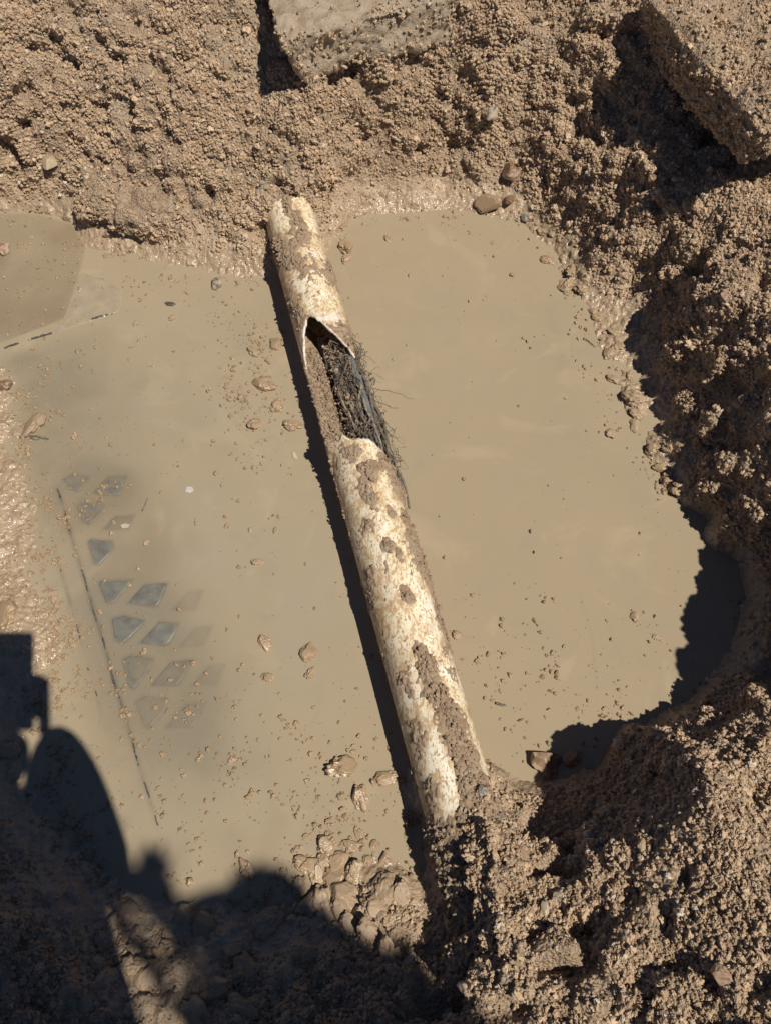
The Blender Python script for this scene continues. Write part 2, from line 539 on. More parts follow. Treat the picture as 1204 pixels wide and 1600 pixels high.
# mat frame: a runs down the picture, b to the right
MO = np.array(P(180, 490, 0)[:2])
MA = np.array([.413, -.911]); MA /= np.linalg.norm(MA)
MB = np.array([.911, .413]); MB /= np.linalg.norm(MB)
def crop(x, y):
    return (x / 2.667, 640 + y / 2.667)
pads = [[(262, 292), (300, 268), (372, 280), (362, 305), (328, 343), (298, 335)], [(385, 350), (450, 280), (528, 276), (500, 360)],
        [(318, 405), (338, 388), (436, 396), (425, 430), (372, 480), (345, 470)], [(430, 498), (478, 446), (560, 440), (535, 500)],
        [(365, 552), (380, 538), (468, 548), (474, 578), (416, 645), (393, 645)], 
        [(412, 716), (428, 712), (552, 710), (505, 768), (468, 808), (440, 802)], [(532, 806), (602, 728), (700, 722), (655, 824)],
        [(465, 872), (515, 857), (604, 880), (560, 935), (512, 978), (478, 960)], [(582, 972), (664, 884), (745, 892), (700, 984)],
        [(508, 1040), (545, 1020), (640, 1038), (612, 1095), (560, 1165), (535, 1150)], [(628, 1150), (712, 1050), (800, 1042), (745, 1150)],
        [(560, 1215), (600, 1192), (705, 1205), (680, 1260), (620, 1330), (595, 1320)], [(690, 1325), (770, 1225), (860, 1215), (805, 1325)],
        [(715, 835), (780, 760), (850, 752), (815, 838)], [(745, 990), (815, 905), (890, 900), (850, 985)], [(800, 1150), (870, 1065), (940, 1060), (905, 1145)]]
def poly_mask(poly, soft):
    x, y = wv[:, 0], wv[:, 1]
    inside = np.zeros(len(wv), bool)
    d = np.full(len(wv), 9.)
    for (ax, ay), (bx_, by_) in zip(poly, poly[1:] + poly[:1]):
        cond = ((ay > y) != (by_ > y)) & (x < (bx_ - ax) * (y - ay) / (by_ - ay + 1e-12) + ax)
        inside ^= cond
        vx, vy = bx_ - ax, by_ - ay
        t = np.clip(((x - ax) * vx + (y - ay) * vy) / (vx * vx + vy * vy), 0, 1)
        d = np.minimum(d, np.hypot(x - ax - t * vx, y - ay - t * vy))
    sd = np.where(inside, d, -d)
    return sstep(-soft, soft, sd), sd
ma = (wv[:, :2] - MO) @ MA
mb = (wv[:, :2] - MO) @ MB
over = sstep(-.30, -.20, mb) * (1 - sstep(-.12, .02, mb + .05 * fbm(wv, .12, 5, 3))) * sstep(-.0, .05, ma) * (1 - sstep(.9, 1.1, ma))
cloud = sstep(-.35, .45, fbm(wv, .14, 8, 4) - .5 * np.exp(-((wu - 215) / 90) ** 2 - ((wvv - 1000) / 230) ** 2) + .45 * np.exp(-((wu - 300) / 110) ** 2 - ((wvv - 620) / 160) ** 2))
silt = 1 - over * (1 - .6 * cloud) * .36
shal = np.exp(-((wu - 300) / 170) ** 2 - ((wvv - 1330) / 90) ** 2)
silt = np.minimum(silt, 1 - .3 * shal * (1 - cloud))
padm = np.zeros(len(wv))
for i, pd in enumerate(pads):
    pm, sd = poly_mask([P(*crop(x, y), 0)[:2] for x, y in pd], .006)
    k_ = .62 if i in (4, 5, 6, 7, 8) else (.5 if i in (0, 1, 2, 3, 9, 10) else .24)
    ring = np.exp(-((sd - .002) / .003) ** 2)
    padm = np.maximum(padm, k_ * (pm * (.72 + .5 * fbm(wv, .02, 41 + i, 3)) + .35 * ring))
rib = np.exp(-((mb + .213) / .0034) ** 2) * sstep(.36, .40, ma) * (1 - sstep(.95, 1.05, ma)) * (.6 + .7 * fbm(wv, .03, 61, 3))
rib = np.maximum(rib, .5 * np.exp(-((mb + .247) / .004) ** 2) * sstep(.45, .5, ma) * (1 - sstep(.75, .85, ma)) * (.3 + 1.2 * fbm(wv, .04, 62, 3)))
silt = np.clip(np.minimum(silt - np.clip(padm * .72, 0, .55), silt - .55 * np.clip(rib, 0, 1)), .18, 1)
pud, _sd = poly_mask([P(u, v, 0)[:2] for u, v in [(-160, 330), (60, 335), (112, 350), (134, 385), (124, 428), (101, 498), (0, 536), (-160, 580)]], .004)
pud = pud * (.75 + .35 * fbm(wv, .1, 63, 3))
silt = np.minimum(silt, 1 - .22 * pud)
def pline(pts, width):
    d = np.full(len(wv), 1e9)
    for (a, b), (c, e) in zip(pts[:-1], pts[1:]):
        vx, vy = c - a, e - b
        t = np.clip(((wu - a) * vx + (wvv - b) * vy) / (vx * vx + vy * vy), 0, 1)
        d = np.minimum(d, np.hypot(wu - a - t * vx, wvv - b - t * vy))
    return np.exp(-(d / width) ** 2)
nz = fbm(wv, .03, 21, 3)
streak = .30 * pline([(825, 450), (850, 480), (872, 530), (876, 590), (882, 650), (900, 715)], 11) * sstep(-.3, .2, nz)
streak += .35 * pline([(905, 930), (925, 1000), (932, 1080)], 2.5) + .25 * pline([(945, 960), (962, 1010), (975, 1040)], 2.5)
streak += .18 * pline([(300, 830), (390, 850), (420, 900), (415, 960)], 14) * sstep(-.2, .3, nz)
streak += .2 * sstep(.1, .5, fbm(wv, .22, 25, 4)) * (wu < 500)
me = mesh('water', wv, grid_faces(len(wy), len(wx)))
attr(me, 'silt', silt)
attr(me, 'streak', np.clip(streak, 0, 1))
attr(me, 'grey', np.clip((.55 * np.exp(-((wu - 260) / 200) ** 2 - ((wvv - 1050) / 260) ** 2) + .45 * np.exp(-((wu - 160) / 190) ** 2 - ((wvv - 640) / 130) ** 2) + .4 * np.exp(-((wu - 470) / 120) ** 2 - ((wvv - 900) / 200) ** 2)) * (.55 + .9 * fbm(wv, .11, 28, 4)), 0, .8))
attr(me, 'puddle', np.clip(pud * (.62 + .7 * fbm(wv, .08, 66, 4)) * sstep(328, 372, wvv + 14 * fbm(wv, .05, 67, 2)), 0, 1))
attr(me, 'foam', np.clip(sstep(.2, .5, nz), 0, 1))
tag(link('muddy_water', me, WATER), kind='structure')

# ------------------------------------------------------------------ lumps
_ico = {}
def ico(sub):
    if sub not in _ico:
        import bmesh
        bm = bmesh.new()
        bmesh.ops.create_icosphere(bm, subdivisions=sub, radius=1)
        _ico[sub] = (np.array([v.co[:] for v in bm.verts]), np.array([[v.index for v in f.verts] for f in bm.faces]))
        bm.free()
    return _ico[sub]

def lump_mesh(name, seed, rough=.35, facet=0., sub=4, squash=(1, 1, 1), grain=.06):
    v, f = ico(sub)
    p = v + seed * 7.31
    r = 1 + rough * fbm(p, 1.0, seed, 3) + grain * fbm(p, .35, seed + 5, 3) + grain * 1.6 * (crumbs(p, .42, seed + 9) - .3) + grain * .6 * (crumbs(p, .2, seed + 13) - .3)
    q = v * r[:, None]
    if facet:
        g = np.random.default_rng(seed)
        for _ in range(9):
            n = g.normal(size=3)
            n /= np.linalg.norm(n)
            d = q @ n
            lim = 1 - facet * g.uniform(.3, 1)
            q = q - np.clip(d - lim, 0, None)[:, None] * n * .92
    return mesh(name, q * np.array(squash), f)

CLODS = [lump_mesh('clod', s, .72, .24, 5, (1, .85, .62), .19) for s in range(1, 9)]
STONES = [lump_mesh('stone', 20 + s, .42, .5, 5, (1, .8, .62), .03) for s in range(6)]

def lump(name, me_src, u, v, rpx, mat, label, cat, group=None, sink=.35, stretch=1.0, rot=None, water=True, lift=0., squash=1.):
    q = hit(u, v, water)
    depth = q.y * cp - (q.z - CAM_H) * sp
    r = rpx * depth / F
    me_ = me_src.copy()
    me_.materials.clear()
    o = link(name, me_, mat)
    o.scale = (r * stretch, r, r * squash)
    o.rotation_euler = (random.uniform(-.3, .3), random.uniform(-.3, .3), rot if rot is not None else random.uniform(0, 6.28))
    o.location = (q.x, q.y, q.z + r * .62 * squash * (1 - 2 * sink) + lift)
    tag(o, label, cat, group)
    return o

# ------------------------------------------------------------------ the broken pipe
R_OUT, R_IN = .055, .0505
PB = np.array([.0743, .2688]); PD = np.array([-.2556, .9668]); PD /= np.linalg.norm(PD)
PC = .053
PNx = np.array([PD[1], -PD[0]])        # to the right
def pipe_pt(s, th, r):
    lat = r * np.sin(th)
    zz = PC + r * np.cos(th)
    xy = PB + np.multiply.outer(s, PD) + np.multiply.outer(lat, PNx)
    return np.concatenate([xy, zz[..., None]], -1)
D2 = math.pi / 180
TOPK = np.array([(-180, .60), (-100, .60), (-88, .655), (-75, .70), (-60, .742), (-45, .768), (-30, .785), (-18, .782), (0, .758), (22, .722), (38, .698), (52, .680), (60, .70), (72, .728), (88, .742), (104, .70), (120, .60), (180, .60)])
BOTK = np.array([(-180, .55), (-100, .55), (-85, .512), (-60, .500), (-42, .492), (-26, .506), (-16, .494), (0, .487), (20, .480), (40, .466), (60, .446), (80, .416), (95, .40), (112, .45), (125, .55), (180, .55)])
nth = 160
th = np.linspace(-math.pi, math.pi, nth, endpoint=False)
jag = .006 * fbm(np.stack([th * 3, th * 0, th * 0], -1), .5, 4, 3) + .003 * vnoise(np.stack([th * 3, th * 0, th * 0], -1), .12, 5)
s_top = np.interp(th / D2, TOPK[:, 0], TOPK[:, 1]) + jag
s_bot = np.interp(th / D2, BOTK[:, 0], BOTK[:, 1]) + .8 * jag[::-1]
S_NEAR, S_FAR = -.36, 1.33
def shell(sa, sb, cols, n):
    """double walled patch of the pipe from sa(theta) to sb(theta) over the columns"""
    t = np.linspace(0, 1, n)[:, None]
    A, B = sa[cols], sb[cols]
    S = A * (1 - t) + B * t
    T = np.broadcast_to(th[cols], S.shape)
    vo = pipe_pt(S, T, np.full_like(S, R_OUT)).reshape(-1, 3)
    vi = pipe_pt(S, T, np.full_like(S, R_IN)).reshape(-1, 3)
    return vo, vi, S, T
verts, faces = [], []
def add(v, f):
    off = sum(len(a) for a in verts)
    verts.append(v)
    faces.append(f + off)
allc = np.arange(nth)
full = np.full(nth, 0.)
for sa, sb, n in ((np.full(nth, S_NEAR), s_bot, 150), (s_top, np.full(nth, S_FAR), 120)):
    vo, vi, S, T = shell(sa, sb, allc, n)
    g = grid_faces(n, nth, True)
    add(np.concatenate([vo, vi]), np.concatenate([g, g[:, ::-1] + n * nth]))
    for row in (0, n - 1):
        a = row * nth + np.arange(nth)
        b = row * nth + (np.arange(nth) + 1) % nth
        q = np.stack([a, b, b + n * nth, a + n * nth], -1)
        faces.append((q if row else q[:, ::-1]) + sum(len(z) for z in verts[:-1]))
# trough that still joins the two halves
cols = np.concatenate([np.where(th > 122 * D2)[0], np.where(th < -99 * D2)[0]])
vo, vi, S, T = shell(s_bot - .004, s_top + .004, cols, 24)
g = grid_faces(24, len(cols))
add(np.concatenate([vo, vi]) * 1.0, np.concatenate([g, g[:, ::-1] + 24 * len(cols)]))
for c in (0, len(cols) - 1):
    a = np.arange(23) * len(cols) + c
    q = np.stack([a, a + len(cols), a + len(cols) + 24 * len(cols), a + 24 * len(cols)], -1)
    faces.append((q[:, ::-1] if c else q) + sum(len(z) for z in verts[:-1]))
pv = np.concatenate(verts)

def pvc_material():
    m = M('stained_pvc')
    co = m.co()
    mp = m.n('ShaderNodeMapping')
    mp.inputs['Rotation'].default_value = (0, 0, -math.atan2(PD[0], PD[1]) * -1)
    mp.inputs['Scale'].default_value = (1, .55, 1)
    m.l(co, mp.inputs['Vector'])
    v = mp.outputs['Vector']
    a = m.noise(26, 6, .7, .6, v)
    b = m.noise(95, 5, .7, .8, v)
    c = m.noise(300, 3, .6, 0, v)
    col = m.mix(m.rng(a, .36, .62), (.84, .78, .63), (.78, .66, .43))
    col = m.mix(m.rng(b, .50, .61, 0, .85), col, (.50, .32, .145))
    col = m.mix(m.rng(c, .555, .61, 0, .78), col, (.30, .19, .10))
    col = m.mix(m.rng(m.noise(18, 4, .6, 1.), .60, .68, 0, .85), col, (.83, .79, .70))
    scr = m.noise(60, 3, .6, 3.5, v)
    col = m.mix(m.rng(scr, .64, .68, 0, .7), col, (.36, .235, .125))
    stn = m.attr('stain')
    col = m.mix(m.math('MULTIPLY', stn, m.rng(b, .38, .6, .25, .95)), col, (.46, .30, .15))
    lump_ = m.attr('edge')
    col = m.mix(lump_, col, (.82, .80, .74))
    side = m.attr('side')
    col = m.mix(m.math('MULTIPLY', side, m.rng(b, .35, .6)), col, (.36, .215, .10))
    m.set(Base_Color=col, Roughness=m.rng(b, .3, .7, .38, .6), Specular_IOR_Level=.45)
    n1 = m.bump(b, .35, .0015)
    n1 = m.bump(c, .3, .0008, n1)
    m.l(n1, m.b.inputs['Normal'])
    return m.m
PVC = pvc_material()
pipe_root = tag(empty('broken_pipe', (PB[0], PB[1], 0)), 'cream plastic drain pipe stained with mud, broken open in the middle, lying across the water', 'pipe')
me = mesh('pipe_wall', pv - np.array([PB[0], PB[1], 0]), np.concatenate(faces))
rr = np.hypot((pv[:, :2] - PB) @ PNx, pv[:, 2] - PC)
tt = np.arctan2((pv[:, :2] - PB) @ PNx, pv[:, 2] - PC)
ss = (pv[:, :2] - PB) @ PD
st_ = np.interp(tt / D2, TOPK[:, 0], TOPK[:, 1])
sb_ = np.interp(tt / D2, BOTK[:, 0], BOTK[:, 1])
edge = np.where((rr < R_IN + .001), np.clip(1 - np.minimum(np.abs(ss - st_), np.abs(ss - sb_)) / .03, 0, 1), np.clip(1 - np.minimum(np.abs(ss - st_), np.abs(ss - sb_)) / .0035, 0, 1))
attr(me, 'edge', edge)
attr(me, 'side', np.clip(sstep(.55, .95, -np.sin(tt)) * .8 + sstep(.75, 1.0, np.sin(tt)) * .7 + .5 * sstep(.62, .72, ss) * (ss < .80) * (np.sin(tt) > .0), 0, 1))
PIPE_ME = me
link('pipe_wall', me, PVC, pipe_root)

# mud crust stuck to the pipe
ns_, nt_ = 680, 150
S = np.linspace(-.35, 1.30, ns_)[:, None] * np.ones((1, nt_))
T = np.ones((ns_, 1)) * np.linspace(-1.75, 1.85, nt_)[None, :]
q = pipe_pt(S, T, np.full_like(S, R_OUT)).reshape(-1, 3)
qu, qv = project(q)
lat = np.sin(T).ravel() * np.where(np.abs(T.ravel()) > math.pi / 2, 1.0, 1.0)
def mud_mask(q, lat):
    qu, qv = project(q)
    mk = np.full(len(q), -.35)
    def mb_(v, l, rv, rl, st):
        nonlocal mk
        mk = np.maximum(mk, -.35 + st * 1.05 * np.exp(-((qv - v) / rv) ** 2 - ((lat - l) / rl) ** 2))
    for a in [(318, -.05, 22, .22, 1.3), (345, .15, 25, .28, 1.1), (300, -.4, 18, .5, 1.2), (366, .2, 13, .6, 1.2), (392, -.75, 26, .35, 1.1), (405, -.3, 22, .35, 1.0), (378, -.2, 10, .7, .9), (412, .35, 10, .12, .7),
              (425, .8, 26, .3, .8), (520, .3, 12, .55, 1.15), (540, .45, 16, .45, 1.2), (552, .2, 12, .25, .9), (480, -.75, 30, .25, .7), (505, -.5, 16, .3, .7),
              (708, -.25, 16, .35, .85), (735, .05, 22, .3, 1.0), (718, .75, 22, .3, .95), (770, -.1, 22, .3, .95), (760, .85, 40, .25, .9), (800, .35, 14, .15, .7), (840, .85, 45, .25, .9), (820, -.45, 16, .25, .7), (880, .9, 40, .22, .85),
              (850, -.02, 12, .18, .8), (870, .2, 12, .14, .75), (932, .08, 14, .2, 1.0), (905, .95, 70, .2, .8), (985, .95, 50, .2, .7), (1150, -.65, 40, .2, .55), (1060, -.6, 40, .2, .5), (945, -.8, 60, .25, .5), (1230, -.6, 30, .25, .8)]:
        mb_(*a)
    for i in range(24):                       # the big strip running into the heap
        f_ = i / 23
        mb_(1022 + 230 * f_, .02 + .40 * f_ ** .8, 18, .20 + .40 * f_ ** 1.3, 1.45)
    mb_(1278, .35, 22, .75, 1.6)
    mk += sstep(1275, 1312, qv) * 1.3
    mk -= 1.1 * np.exp(-((qv - 1215) / 45) ** 2 - ((lat + .25) / .28) ** 2)
    mk -= .9 * np.exp(-((qv - 1185) / 24) ** 2 - ((lat - .95) / .12) ** 2)
    mk -= .8 * np.exp(-((qv - 335) / 26) ** 2 - ((lat + .45) / .22) ** 2) + .8 * np.exp(-((qv - 340) / 35) ** 2 - ((lat - .65) / .16) ** 2)
    return mk
mk = mud_mask(q, lat)
pl_ = np.sin(tt)
stain = mud_mask(pv, pl_) + .5 * fbm(pv, .03, 140, 4)
attr(PIPE_ME, 'stain', sstep(-.5, .12, stain) * (np.abs(tt) < 1.9))
gap = sstep(np.interp(T.ravel() / D2, TOPK[:, 0], TOPK[:, 1]) + .002, np.interp(T.ravel() / D2, TOPK[:, 0], TOPK[:, 1]) + .008, S.ravel()) + \
      sstep(-np.interp(T.ravel() / D2, BOTK[:, 0], BOTK[:, 1]) + .004, -np.interp(T.ravel() / D2, BOTK[:, 0], BOTK[:, 1]) + .011, -S.ravel())
mk = mk + .62 * fbm(q, .022, 140, 4) + .25 * vnoise(q, .006, 141)
mk = np.where(gap > .5, mk, -1)
cr = crumbs(q, .011, 150)
cr2 = crumbs(q, .006, 155)
thick = .0005 + .0022 * np.clip(mk, 0, .8) + .0055 * cr * sstep(.15, .8, mk) + .0026 * cr2 * sstep(.05, .4, mk) + .002 * vnoise(q, .004, 158) * sstep(0, .2, mk)
thick += .010 * sstep(1210, 1290, qv) * sstep(-.1, .3, lat) * (.6 + .8 * crumbs(q, .024, 157))
thick = np.where(mk > 0, thick, -.0012)
q2 = pipe_pt(S, T, (R_OUT + thick).reshape(S.shape)).reshape(-1, 3)
g = grid_faces(ns_, nt_)
g = g[(mk[g] > -.06).any(1)]
used, inv = np.unique(g, return_inverse=True)
me = mesh('mud_crust', q2[used] - np.array([PB[0], PB[1], 0]), inv.reshape(-1, 4))
MUD_CRUST = mud_material('mud_crust', False, .12, (.86, .84, .82))
link('mud_crust', me, MUD_CRUST, pipe_root)
CRUST_Q, CRUST_W = q2, np.clip(mk, 0, 1) * (.35 + sstep(.2, .7, mk))

# mud left inside the broken length
n1, n2 = 190, 60
S = np.linspace(.30, .82, n1)[:, None] * np.ones((1, n2))
L = np.ones((n1, 1)) * np.linspace(-1, 1, n2)[None, :]
lat = L * (R_IN - .001)
floor_z = PC - np.sqrt(np.clip(R_IN ** 2 - lat ** 2, 0, None)) * .999
fill = PC + .012 - .052 * sstep(-.55, .05, L) + .028 * sstep(.35, .9, L)
fill -= .03 * sstep(.70, .78, S)
fill += .034 * np.exp(-((S - .50) / .022) ** 2) * sstep(.1, -.4, L)
zz = np.maximum(floor_z, fill)
q = np.concatenate([PB + S[..., None] * PD + lat[..., None] * PNx, zz[..., None]], -1).reshape(-1, 3)
dd = (.008 * (crumbs(q, .016, 160) - .2) + .005 * (crumbs(q, .008, 161) - .2) + .004 * fbm(q, .03, 162, 2))
edgef = (1 - np.abs(L.ravel()) ** 6)
q[:, 2] += dd * (.35 + .65 * edgef)
q[:, :2] += (-PNx * .004)[None, :] * (L.ravel() < -.8)[:, None]
me = mesh('mud_fill', q - np.array([PB[0], PB[1], 0]), grid_faces(n1, n2))
link('mud_fill', me, MUD_CRUST, pipe_root)
FILL_Q = q

# ------------------------------------------------------------------ roots
def tube(pts, radii, sides=6):
    pts = np.asarray(pts, float)
    n = len(pts)
    tan = np.gradient(pts, axis=0)
    tan /= np.linalg.norm(tan, axis=1, keepdims=True) + 1e-9
    up = np.where(np.abs(tan[:, 2:3]) > .9, np.array([[1., 0, 0]]), np.array([[0, 0, 1.]]))
    a = np.cross(tan, up)
    a /= np.linalg.norm(a, axis=1, keepdims=True) + 1e-9
    b = np.cross(tan, a)
    ang = np.linspace(0, 2 * math.pi, sides, endpoint=False)
    ring = (np.cos(ang)[None, :, None] * a[:, None] + np.sin(ang)[None, :, None] * b[:, None]) * np.asarray(radii)[:, None, None]
    v = (pts[:, None] + ring).reshape(-1, 3)
    return v, grid_faces(n, sides, True)

def root_path(s0, s1, l0, l1, z0, z1, n=16, wob=.004, seed=0):
    t = np.linspace(0, 1, n)
    s = s0 + (s1 - s0) * t
    l = l0 + (l1 - l0) * t
    z = z0 + (z1 - z0) * t + .012 * np.sin(t * math.pi)
    q = np.concatenate([PB + s[:, None] * PD + (l * R_OUT)[:, None] * PNx, z[:, None]], -1)
    w_ = np.stack([fbm(np.stack([t * 3 + seed * 3.7, t * 0 + k, t * 0], -1), .8, seed + k, 2) for k in range(3)], -1)
    return q + wob * w_
ROOT_G = simple('grey_root', (.11, .115, .112), (.19, .19, .18), 60, .55)
ROOT_T = simple('tan_root', (.24, .18, .12), (.34, .27, .185), 60, .6)
ROOT_D = simple('dark_root', (.085, .07, .052), (.21, .17, .125), 80, .6)
rc = PB + .56 * PD
roots = tag(empty('root_mass', (rc[0], rc[1], 0)), 'tangle of dark tree roots bulging from the broken gap in the pipe', 'roots')
r0 = np.array([rc[0], rc[1], 0])
big_roots = [(.75, .47, .62, .72, .062, .075, .0048, ROOT_G, 'thick straight grey root'), (.72, .50, .05, .30, .050, .060, .0042, ROOT_T, 'thick pale tan root'), (.74, .55, .10, .05, .045, .050, .0035, ROOT_T, None),
             (.69, .45, .35, .60, .060, .070, .0030, ROOT_D, None), (.73, .43, .45, .78, .058, .070, .0034, ROOT_G, None), (.70, .42, .80, .95, .060, .062, .0028, ROOT_D, None), (.67, .38, .95, 1.12, .055, .048, .0026, ROOT_D, None),
             (.64, .47, .20, .45, .048, .065, .0026, ROOT_D, None), (.66, .49, -.05, .22, .045, .062, .0022, ROOT_T, None), (.60, .40, .70, 1.02, .070, .060, .0024, ROOT_D, None), (.62, .44, .88, 1.06, .05, .05, .0026, ROOT_D, None), (.58, .47, .3, .8, .075, .07, .0022, ROOT_D, None), (.68, .60, .2, .75, .07, .075, .0020, ROOT_D, None), (.55, .50, .85, .25, .07, .07, .0020, ROOT_D, None), (.64, .56, .75, .35, .075, .068, .0022, ROOT_T, None),
             (.57, .36, .95, 1.12, .045, .035, .0024, ROOT_D, None), (.70, .46, .55, .70, .068, .08, .0022, ROOT_T, None), (.72, .52, .30, .52, .052, .07, .0026, ROOT_G, None)]
for i, (s0, s1, l0, l1, z0, z1, r, mt, lab) in enumerate(big_roots):
    r *= 1.25
    p_ = root_path(s0, s1, l0, l1, z0 + .006, z1 + .006, 22, .009 if lab is None or 'straight' not in lab else .0012, i + 1)
    tt_ = np.linspace(0, 1, 22)
    v, f = tube(p_, r * (1.1 - .45 * tt_) * (1 + .18 * np.sin(tt_ * 31 + i)), 8)
    o = link('root', mesh('root', v - r0, f), mt, roots)
    if lab:
        o['label'] = lab
fv, ff, off = [], [], 0
for i in range(300):
    g_ = rng.uniform
    s0 = g_(.43, .75)
    l0 = np.clip(rng.normal(.5, .3), -.15, 1.0)
    L_ = g_(.03, .14)
    kind = rng.random()
    if kind < .55:
        p_ = root_path(s0, max(s0 - L_, .385), l0, l0 + g_(-.25, .14), g_(.045, .088) - .02 * max(0, l0 - .6), g_(.05, .085) - .04 * max(0, l0 - .7), 11, .022, 100 + i)
    else:
        l0 = g_(.3, 1.1)
        p_ = root_path(s0, s0 + g_(-.05, .03), l0, l0 + g_(-.5, .45), g_(.05, .08), g_(.05, .098), 9, .018, 100 + i)
    v, f = tube(p_, np.linspace(1, .4, len(p_)) * g_(.0005, .0012), 4)
    fv.append(v); ff.append(f + off); off += len(v)
for (a, b) in [((610, 610), (645, 625)), ((575, 560), (590, 572)), ((560, 590), (600, 592)), ((588, 625), (590, 640)), ((575, 605), (598, 598)), ((585, 665), (607, 658)), ((595, 690), (610, 682)), ((600, 700), (619, 685)), ((558, 545), (574, 570)), ((578, 618), (588, 632)), ((565, 578), (572, 600))]:
    p0, p1 = np.array(P(*a, .05)) - np.array([.03, 0, 0]), np.array(P(*b, .055))
    t = np.linspace(0, 1, 7)[:, None]
    p_ = p0 * (1 - t) + p1 * t + np.array([0, 0, .012]) * np.sin(t * 3.1) + .003 * rng.normal(size=(7, 3))
    v, f = tube(p_, np.linspace(.0009, .0004, 7), 4)
    fv.append(v); ff.append(f + off); off += len(v)
o = link('fine_roots', mesh('fine_roots', np.concatenate(fv) - r0, np.concatenate(ff)), ROOT_D, roots)
o['kind'] = 'stuff'
ROOT_CLUMP_S = np.concatenate([rng.uniform(.40, .74, 1500), np.repeat(rng.uniform(.42, .72, 16), 45) + rng.normal(size=720) * .007])
ROOT_CLUMP_L = np.concatenate([rng.uniform(-.2, 1.0, 1500), np.repeat(rng.uniform(.0, 1.0, 16), 45) + rng.normal(size=720) * .10])
ROOT_CLUMP_Z = .074 - .035 * np.clip(ROOT_CLUMP_L - .5, 0, 1) - .022 * np.clip(.4 - ROOT_CLUMP_L, 0, 1) + rng.normal(size=2220) * .006

# ------------------------------------------------------------------ concrete footing and slab on the rim
def slab(name, top, bottom, n=70, seed=0, amp=.008, cr_amp=.006, mat=None, label=None, cat=None, round_=.012):
    """rough block between two four-cornered faces (corner order: front-left, front-right, back-right, back-left)"""
    top, bottom = np.array(top), np.array(bottom)
    e = .006
    na_ = int(np.linalg.norm(top[1] - top[0]) / e) + 2
    nb_ = int(np.linalg.norm(top[3] - top[0]) / e) + 2
    nc_ = max(6, int(np.linalg.norm(top[0] - bottom[0]) / e) + 2)
    ids, V, Fc = {}, [], []
    def vid(i, j, k_):
        if (i, j, k_) not in ids:
            s_, t_, w_ = i / na_, j / nb_, k_ / nc_
            lo_ = (bottom[0] * (1 - s_) + bottom[1] * s_) * (1 - t_) + (bottom[3] * (1 - s_) + bottom[2] * s_) * t_
            hi_ = (top[0] * (1 - s_) + top[1] * s_) * (1 - t_) + (top[3] * (1 - s_) + top[2] * s_) * t_
            ids[(i, j, k_)] = len(V)
            V.append(lo_ * (1 - w_) + hi_ * w_)
        return ids[(i, j, k_)]
    for i in range(na_):
        for j in range(nb_):
            Fc.append((vid(i, j, nc_), vid(i + 1, j, nc_), vid(i + 1, j + 1, nc_), vid(i, j + 1, nc_)))
            Fc.append((vid(i, j, 0), vid(i, j + 1, 0), vid(i + 1, j + 1, 0), vid(i + 1, j, 0)))
    for k_ in range(nc_):
        for i in range(na_):
            Fc.append((vid(i, 0, k_), vid(i + 1, 0, k_), vid(i + 1, 0, k_ + 1), vid(i, 0, k_ + 1)))
            Fc.append((vid(i, nb_, k_), vid(i, nb_, k_ + 1), vid(i + 1, nb_, k_ + 1), vid(i + 1, nb_, k_)))
        for j in range(nb_):
            Fc.append((vid(0, j, k_), vid(0, j, k_ + 1), vid(0, j + 1, k_ + 1), vid(0, j + 1, k_)))
            Fc.append((vid(na_, j, k_), vid(na_, j + 1, k_), vid(na_, j + 1, k_ + 1), vid(na_, j, k_ + 1)))
    V = np.array(V)
    Fc = np.array(Fc)
    me_ = mesh(name, V, Fc)
    N = np.zeros(len(V) * 3, np.float32)
    me_.vertex_normals.foreach_get('vector', N)
    N = N.reshape(-1, 3)
    # rounding: pull in vertices close to two faces
    d_ = (amp * fbm(V, .05, seed, 3) + cr_amp * (crumbs(V, .013, seed + 3) - .3) + cr_amp * .5 * (crumbs(V, .007, seed + 6) - .3) + amp * 1.4 * fbm(V, .14, seed + 8, 2))
    V2 = V + N * d_[:, None]
    # smooth corners
    ed = np.zeros(len(me_.edges) * 2, np.int32)
    me_.edges.foreach_get('vertices', ed)
    ed = ed.reshape(-1, 2)
    for _ in range(5):
        acc = np.zeros_like(V2); cnt = np.zeros(len(V2))
        sm = V2 - N * d_[:, None]
        np.add.at(acc, ed[:, 0], sm[ed[:, 1]]); np.add.at(acc, ed[:, 1], sm[ed[:, 0]])
        np.add.at(cnt, ed[:, 0], 1); np.add.at(cnt, ed[:, 1], 1)
        V2 = .4 * sm + .6 * acc / cnt[:, None] + N * d_[:, None]
    o_ = V2.mean(0)
    me_.vertices.foreach_set('co', (V2 - o_).astype(np.float32).ravel())
    me_.update()
    return tag(link(name, me_, mat, loc=tuple(o_)), label, cat)

